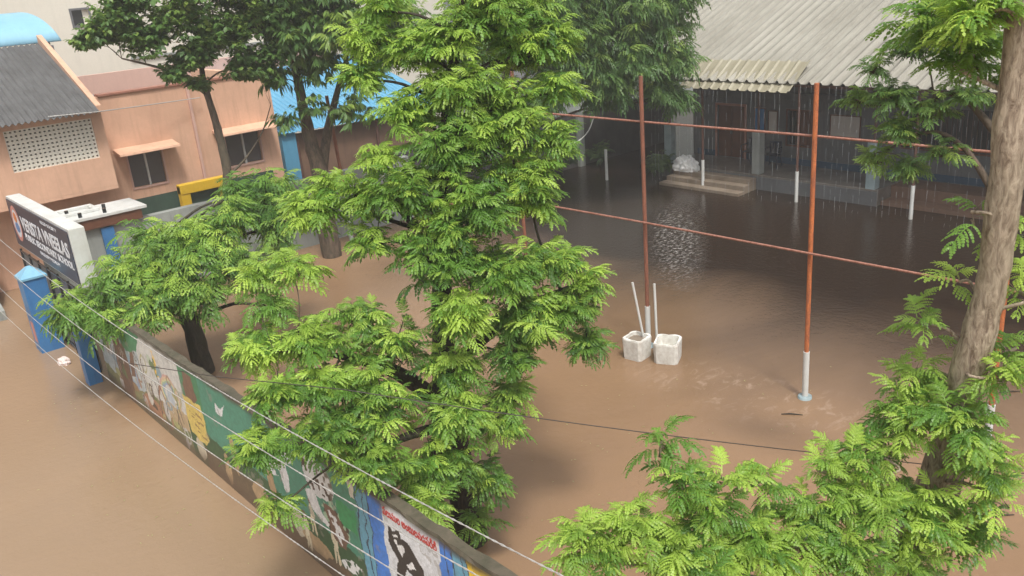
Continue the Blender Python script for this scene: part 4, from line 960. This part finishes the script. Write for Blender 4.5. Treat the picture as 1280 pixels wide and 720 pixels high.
# central tree
tree('feathery_tree', 'big central tree with bright green feathery leaves leaning out over the mural wall', 'tree',
     [(5.98, 8.62, -.2, .24), (5.98, 8.66, 1.2, .2), (5.95, 8.75, 2.4, .17), (6.1, 8.8, 3.6, .14), (6.3, 8.9, 4.8, .11), (6.6, 8.9, 6.0, .08), (6.9, 8.8, 7.3, .05)],
     [B(462, 55, 11.4, 34, 11, .62), B(455, 100, 11.3, 28, 7, .6), B(480, 15, 11.5, 34, 10, .55), B(700, 60, 11.4, 36, 12, .5), B(705, 115, 11.2, 34, 11, .5), B(560, 60, 11.0, 40, 14, .6), B(690, 180, 11.0, 34, 10, .55), B(610, 170, 10.8, 40, 12, .6), B(670, 15, 11.5, 40, 12, .5), B(385, 272, 11, 32, 9, .62), B(410, 240, 11.2, 26, 6, .6), B(735, 360, 10.5, 26, 6, .45), B(610, 30, 11.2, 70, 33, .55), B(520, 70, 11.3, 55, 25, .5), B(655, 70, 11.4, 60, 26, .5), B(570, 115, 11.0, 65, 30, .62), B(505, 150, 11.0, 45, 18, .6), B(640, 150, 11.0, 55, 25, .5),
      B(560, 205, 10.6, 70, 35, .42), B(475, 205, 10.8, 30, 7, .7), B(650, 225, 10.8, 52, 21, .5), B(505, 250, 10.5, 60, 26, .38), B(590, 270, 10.3, 65, 33, .40), B(665, 260, 10.8, 35, 12, .6), B(440, 255, 10.8, 40, 11, .55), B(395, 262, 11.0, 32, 7, .6),
      B(540, 330, 10.1, 62, 30, .40), B(620, 345, 10.2, 62, 30, .40), B(690, 335, 10.5, 45, 17, .48), B(465, 310, 10.5, 48, 8, .40),
      B(575, 395, 9.8, 50, 23, .62), B(660, 405, 10.2, 55, 25, .40), B(715, 390, 10.4, 42, 15, .40), B(735, 430, 10.4, 30, 8, .25), B(640, 450, 10.1, 50, 12, .38),
      B(320, 345, 10.8, 36, 6, .62), B(365, 340, 10.6, 32, 7, .6), B(340, 382, 10.6, 36, 4, .42), B(400, 430, 10.0, 62, 18, .58, 36), B(320, 440, 10.1, 52, 14, .66, 28), B(450, 400, 10.0, 40, 7, .6),
      B(490, 440, 9.8, 55, 17, .42), B(560, 465, 9.7, 45, 13, .66), B(410, 485, 9.6, 60, 21, .50, 38), B(345, 500, 9.5, 40, 12, .52, 28), B(480, 510, 9.4, 62, 23, .34), B(570, 525, 9.5, 52, 20, .62), B(625, 535, 9.8, 35, 10, .55), B(640, 495, 10.0, 25, 7, .5),
      B(405, 550, 9.2, 55, 18, .36, 36), B(470, 580, 9.0, 52, 17, .42, 36), B(545, 590, 9.3, 52, 17, .40), B(330, 560, 9.2, 42, 12, .42, 34), B(535, 632, 9.0, 36, 9, .58, 24), B(610, 600, 9.8, 30, 7, .2), B(345, 640, 9.0, 14, 3, .5, 18), B(600, 655, 9.9, 20, 3, .15)],
     'fine', 'leaf_bright', 'bark_dark', 11, (5, 7), 1.06, .40,
     limbs=[[(6.0, 8.7, 2.0, .13), (5.2, 8.7, 2.9, .09), (4.4, 8.8, 3.4, .03), (3.8, 9.0, 3.6, .008)],
            [(6.1, 8.8, 2.6, .10), (6.8, 8.2, 3.3, .07), (7.5, 7.7, 3.6, .04)], [(6.0, 8.7, 1.7, .12), (5.2, 8.1, 2.3, .07), (4.4, 7.9, 2.5, .04)], [(6.2, 8.9, 4.2, .1), (5.95, 9.4, 4.8, .03), (5.8, 9.7, 5.1, .008)]])

# small spreading tree inside the wall at left
tree('feathery_tree', 'low spreading tree with darker feathery leaves over the far end of the mural wall', 'tree',
     [(5.78, 17.5, -.2, .23), (5.75, 17.55, 1.0, .19), (5.7, 17.7, 2.0, .15), (5.8, 18.0, 3.0, .09)],
     [B(105, 385, 18.6, 42, 18, .36), B(155, 355, 18.3, 48, 21, .50), B(210, 340, 18.0, 50, 23, .55), B(265, 320, 17.7, 50, 23, .38), B(200, 385, 17.4, 45, 19, .40), B(245, 370, 17.3, 38, 15, .42), B(140, 400, 17.8, 35, 11, .3), B(90, 400, 18.2, 25, 8, .2),
      B(290, 275, 18.6, 42, 18, .45), B(245, 300, 18.4, 40, 16, .6), B(330, 255, 19.0, 42, 18, .22), B(300, 245, 19.5, 30, 10, .2), B(345, 285, 18.6, 32, 11, .26), B(190, 300, 18.8, 32, 11, .55), B(310, 340, 17.6, 32, 10, .25), B(350, 232, 19.5, 14, 6, .45), B(375, 262, 18.5, 22, 6, .5), B(340, 385, 16.5, 18, 4, .35)],
     'mid', 'leaf_bright', 'bark_dark', 23, (5, 7), 1.15, .2,
     limbs=[[(5.75, 17.6, 1.4, .14), (5.0, 18.2, 2.2, .08), (4.5, 18.6, 2.4, .03)]])

# right foreground tree
tree('leaning_tree', 'near leaning tree with pale buff trunk and tufts of feathery leaves at the right edge', 'tree',
     [(5.98, 3.08, -.2, .13), (5.95, 2.9, 1.4, .118), (5.93, 2.66, 2.62, .112), (5.94, 2.38, 3.65, .108), (5.83, 2.18, 4.65, .112), (5.76, 2.06, 5.49, .100), (5.66, 2.03, 6.44, .092), (5.64, 2.0, 7.4, .088), (5.6, 1.95, 8.2, .07)],
     [B(1225, 20, 5.9, 55, 14, .5), B(1165, 30, 6.3, 38, 8, .45), B(1215, 75, 6.3, 45, 9, .35), 
      B(1215, 265, 6.1, 7, 1, .6), B(1290, 285, 6.2, 16, 2, .45), B(1285, 120, 6.3, 14, 2, .4), B(1275, 365, 6.3, 14, 2, .62), B(1200, 352, 6.3, 8, 1, .7), B(1160, 405, 6.3, 16, 2, .60), B(1262, 440, 6.4, 14, 2, .55), B(1140, 470, 6.4, 26, 5, .62), B(1180, 490, 6.4, 16, 2, .5), B(1245, 475, 6.1, 26, 4, .5),
      B(1130, 525, 6.1, 45, 11, .60), B(1195, 530, 6.0, 45, 11, .46), B(1225, 590, 6.1, 38, 7, .52), B(1245, 620, 6.1, 26, 4, .58), B(1100, 570, 6.0, 40, 7, .62),
      B(1050, 590, 5.8, 40, 7, .66), B(1075, 640, 5.7, 50, 11, .48), B(1150, 650, 5.9, 52, 13, .50), B(1215, 670, 6.1, 36, 6, .38), B(1010, 650, 5.6, 45, 8, .58), B(1060, 700, 5.5, 55, 12, .50), B(1140, 705, 5.8, 48, 9, .30), B(980, 700, 5.3, 50, 11, .60),
      B(825, 555, 5.3, 18, 2, .6), B(850, 600, 5.2, 32, 4, .52), B(890, 640, 5.2, 42, 6, .40), B(935, 690, 5.2, 45, 8, .42), B(905, 600, 5.3, 18, 2, .65), B(960, 610, 5.4, 18, 2, .7), B(790, 660, 5.0, 40, 7, .60), B(725, 685, 4.9, 38, 7, .62), B(760, 700, 4.9, 36, 6, .5), B(840, 695, 5.0, 50, 11, .62), B(900, 710, 5.0, 40, 6, .6)],
     'near', 'leaf_bright', 'bark_pale', 31, (4, 6), 1.0, .40, twig=.006,
     limbs=[[(5.94, 2.7, 2.4, .09), (5.3, 2.9, 3.0, .05), (4.7, 3.1, 3.5, .03), (4.2, 3.35, 4.0, .014)], [(5.94, 2.8, 2.2, .07), (5.0, 3.0, 2.9, .04), (4.0, 3.4, 3.4, .025), (3.5, 3.6, 3.7, .012)], [(5.9, 2.4, 3.5, .05), (5.5, 2.5, 3.8, .03), (5.0, 2.8, 4.0, .015)]])
# its hanging outer bough in front of the verandah, with smaller looser leaves
tree('hanging_bough_tree', 'loose twiggy tree hanging in front of the verandah just left of the pale trunk', 'tree',
     [tuple(at_z(1185, 640, -.2)) + (.12,), TP(1212, 480, 10.9, .11), TP(1240, 330, 10.9, .09), TP(1256, 180, 10.9, .07), TP(1262, 60, 10.9, .04)],
     [B(1145, 60, 11.0, 42, 16, .35, 34), B(1095, 85, 11.0, 22, 5, .3), B(1180, 40, 10.8, 45, 18, .45), B(1120, 120, 11.0, 42, 11, .4, 20), B(1070, 125, 11.2, 22, 6, .45, 14), B(1160, 140, 10.9, 38, 10, .42), B(1120, 165, 11.0, 36, 10, .55, 26), B(1095, 200, 11.1, 24, 7, .62), B(1135, 215, 11.0, 30, 8, .42, 20), B(1180, 190, 10.9, 28, 6, .35), B(1210, 120, 10.8, 32, 7, .35), B(1230, 60, 10.8, 40, 12, .4)],
     'fine', 'leaf_mid', 'bark_mid', 37, (4, 6), .72, .25, twig=.009,
     limbs=[[TP(1248, 250, 10.9, .05), TP(1205, 185, 11.0, .03), TP(1160, 165, 11.0, .022), TP(1105, 190, 11.1, .012)], [TP(1256, 180, 10.9, .05), TP(1200, 120, 11.0, .03), TP(1150, 128, 11.0, .022), TP(1085, 132, 11.2, .012)]])

# dark tree behind the central one, top middle
c = at_d(715, 60, 25)
tree('dense_tree', 'dark dense tree standing by the left end of the verandah roof', 'tree',
     [(21.3, 25.6, -.2, .24), (21.3, 25.5, 1.6, .2), (21.2, 25.2, 3.2, .17), (20.9, 24.2, 4.8, .12), (20.6, 22.8, 6.5, .06)],
     [B(700, 30, 27.5, 60, 43, .36), B(760, 28.5, 28, 55, 40, .30), B(820, 30, 28.5, 48, 33, .28), B(720, 85, 27.5, 52, 38, .40), B(785, 80, 28, 50, 35, .26), B(840, 75, 28.5, 34, 21, .26), B(760, 115, 28, 40, 23, .2), B(825, 112, 28.5, 28, 14, .2), B(690, 110, 27.5, 35, 18, .3), B(655, 60, 27.5, 45, 25, .4), B(640, 10, 27.5, 60, 33, .4), B(760, -25, 28.5, 70, 38, .3), B(840, -10, 28.5, 45, 25, .3), B(845, 125, 28.5, 18, 6, .25), B(600, 60, 27, 45, 23, .4), B(660, 0, 27.5, 60, 35, .38), B(720, -5, 27.5, 60, 38, .34), B(800, 0, 28, 50, 30, .3), B(670, 130, 27, 28, 11, .35)],
     'droop', 'leaf_mid', 'bark_mid', 41, (7, 10), 1.25, .12, twig=.012)

# two-stemmed tree in front of the blue shed
tree('forked_tree', 'forked brown trunk tree with drooping narrow leaves in front of the blue shed', 'tree',
     [(11.9, 22.6, -.2, .30), (11.85, 22.6, 1.2, .27), (11.9, 22.6, 2.4, .24), (11.75, 22.6, 3.6, .18), (11.7, 22.6, 4.8, .13), (11.6, 22.6, 6.5, .08)],
     [B(370, 50, 25, 48, 38, .3), B(430, 40, 25, 52, 42, .3), B(345, 15, 25, 42, 32, .34), B(400, 90, 25, 45, 11, .35), B(350, 100, 25, 28, 5, .32), B(460, 95, 25, 42, 8, .38), B(440, 145, 25, 30, 8, .55), B(385, 130, 25, 26, 3, .45), B(360, 150, 25, 18, 2, .5), B(410, -10, 25, 60, 42, .3), B(480, 60, 25, 40, 25, .4), B(500, 20, 25, 40, 23, .4)],
     'narrow', 'leaf_mid', 'bark_mid', 43, (5, 8), 1.0, .15, twig=.014,
     limbs=[[(11.88, 22.6, 2.2, .17), (12.3, 22.6, 3.5, .13), (12.75, 22.5, 4.6, .09), (13.3, 22.4, 5.8, .05)]])

# broad-leaved tree top left
tree('broadleaf_tree', 'dark broad-leaved tree with a slim brown trunk in front of the peach house', 'tree',
     [(9.1, 23.0, -.2, .15), (9.1, 23.0, 1.5, .135), (9.35, 23.0, 3.0, .12), (9.3, 23.0, 4.4, .10), (9.2, 23.0, 5.4, .08), (9.25, 23, 6.5, .05)],
     [B(150, 35, 24, 34, 36, .40), B(125, 48, 24, 22, 18, .35), B(185, 55, 24, 36, 36, .34), B(225, 30, 24.2, 45, 48, .45), B(240, 75, 24.2, 32, 30, .28), B(280, 50, 24.4, 45, 48, .34), B(320, 30, 24.6, 45, 45, .38), B(300, 85, 24.4, 30, 23, .26), B(325, 95, 24.6, 22, 14, .3), B(215, 95, 24.2, 18, 11, .36), B(247, 108, 24.3, 12, 6, .3), B(165, 5, 24, 38, 33, .4), B(250, -15, 24.2, 60, 54, .4), B(320, -15, 24.6, 50, 39, .4), B(340, 70, 24.6, 25, 17, .34), B(105, 55, 24, 10, 5, .5)],
     'broad', 'leaf_mid', 'bark_mid', 47, (5, 8), 1.0, .2, twig=.012,
     limbs=[[(9.35, 23.0, 2.9, .04), (9.9, 22.9, 3.3, .03), (10.5, 22.9, 3.9, .02), (10.9, 22.9, 4.6, .012)], [(9.25, 23.0, 5.1, .06), (8.4, 22.8, 5.8, .04), (7.2, 22.8, 6.3, .02)]])

# shrubs along the back wall and by the steps
def shrub(label, x, y, h, r, seed, n, tpl='mid', leaf='leaf_dull', sc=.7, tint=.3):
    tree('shrub', label, 'shrub', [(x, y, -.2, .03), (x, y, h * .4, .025), (x + .03, y, h * .7, .015)], [((x, y, h * .6), (r, r, h * .42), n, tint)], tpl, leaf, 'bark_dark', seed, (4, 6), sc, .2, 'shrubs at the back of the yard', twig=.006)
shrub('dark bush at the foot of the whitish column left of the steps', 24.25, 20.35, 1.0, .5, 61, 34)
shrub('small dull bush against the dark back wall, right of its pilaster', 24.9, 23.9, .9, .55, 62, 20)
shrub('larger dull bush against the dark back wall, left of its pilaster', 22.9, 24.0, 1.0, .7, 63, 26)
shrub('lighter green bush near the dark back wall beside the central tree', 21.6, 23.7, 1.15, .6, 64, 26, 'mid', 'leaf_mid', .8, .4)
shrub('low pale green weeds tuft by the grey wall beyond the small tree', 10.6, 23.5, .7, .6, 65, 22, 'mid', 'leaf_mid', .7, .5)
lm = MB(); rl = random.Random(77)
for _ in range(420):
    if rl.random() < .6: x_ = rl.gauss(8.8, 2.2); y_ = rl.gauss(7.5, 3.2)
    else: x_ = rl.gauss(3.2, .7); y_ = rl.uniform(6, 19)
    if 4.15 < x_ < 4.4: continue
    a_ = rl.uniform(0, 6.28); l_ = rl.uniform(.012, .035); c_, s_ = math.cos(a_), math.sin(a_)
    lm.add([(x_ - c_ * l_, y_ - s_ * l_, .006), (x_ + s_ * l_ * .4, y_ - c_ * l_ * .4, .010), (x_ + c_ * l_, y_ + s_ * l_, .006), (x_ - s_ * l_ * .4, y_ + c_ * l_ * .4, .009)], [(0, 1, 2, 3)])
tag(lm.build('leaf_litter', plain('yellowed_leaf', (0.30, 0.27, 0.10), 0.5, 0, .7, 3)), 'small yellowed leaves drifting on the flood', kind='stuff')
# floating sticks
for i, (px, py, a, l) in enumerate([(990, 518, -.95, .35), (1262, 490, -.7, .4), (1255, 645, -.6, .3)]):
    p = at_z(px, py, .012); tag(MB().tube([(p.x - math.cos(a) * l / 2, p.y - math.sin(a) * l / 2, .012), (p.x, p.y + .02, .02), (p.x + math.cos(a) * l / 2, p.y + math.sin(a) * l / 2, .01)], [.008, .014, .006], 6).build('floating_stick', M['bark_dark']),
        ['dark stick floating left of the lone orange pole', 'dark stick floating at the right edge behind the leaning trunk', 'short stick floating right of the lowest leaves'][i], 'stick', 'sticks floating on the flood')
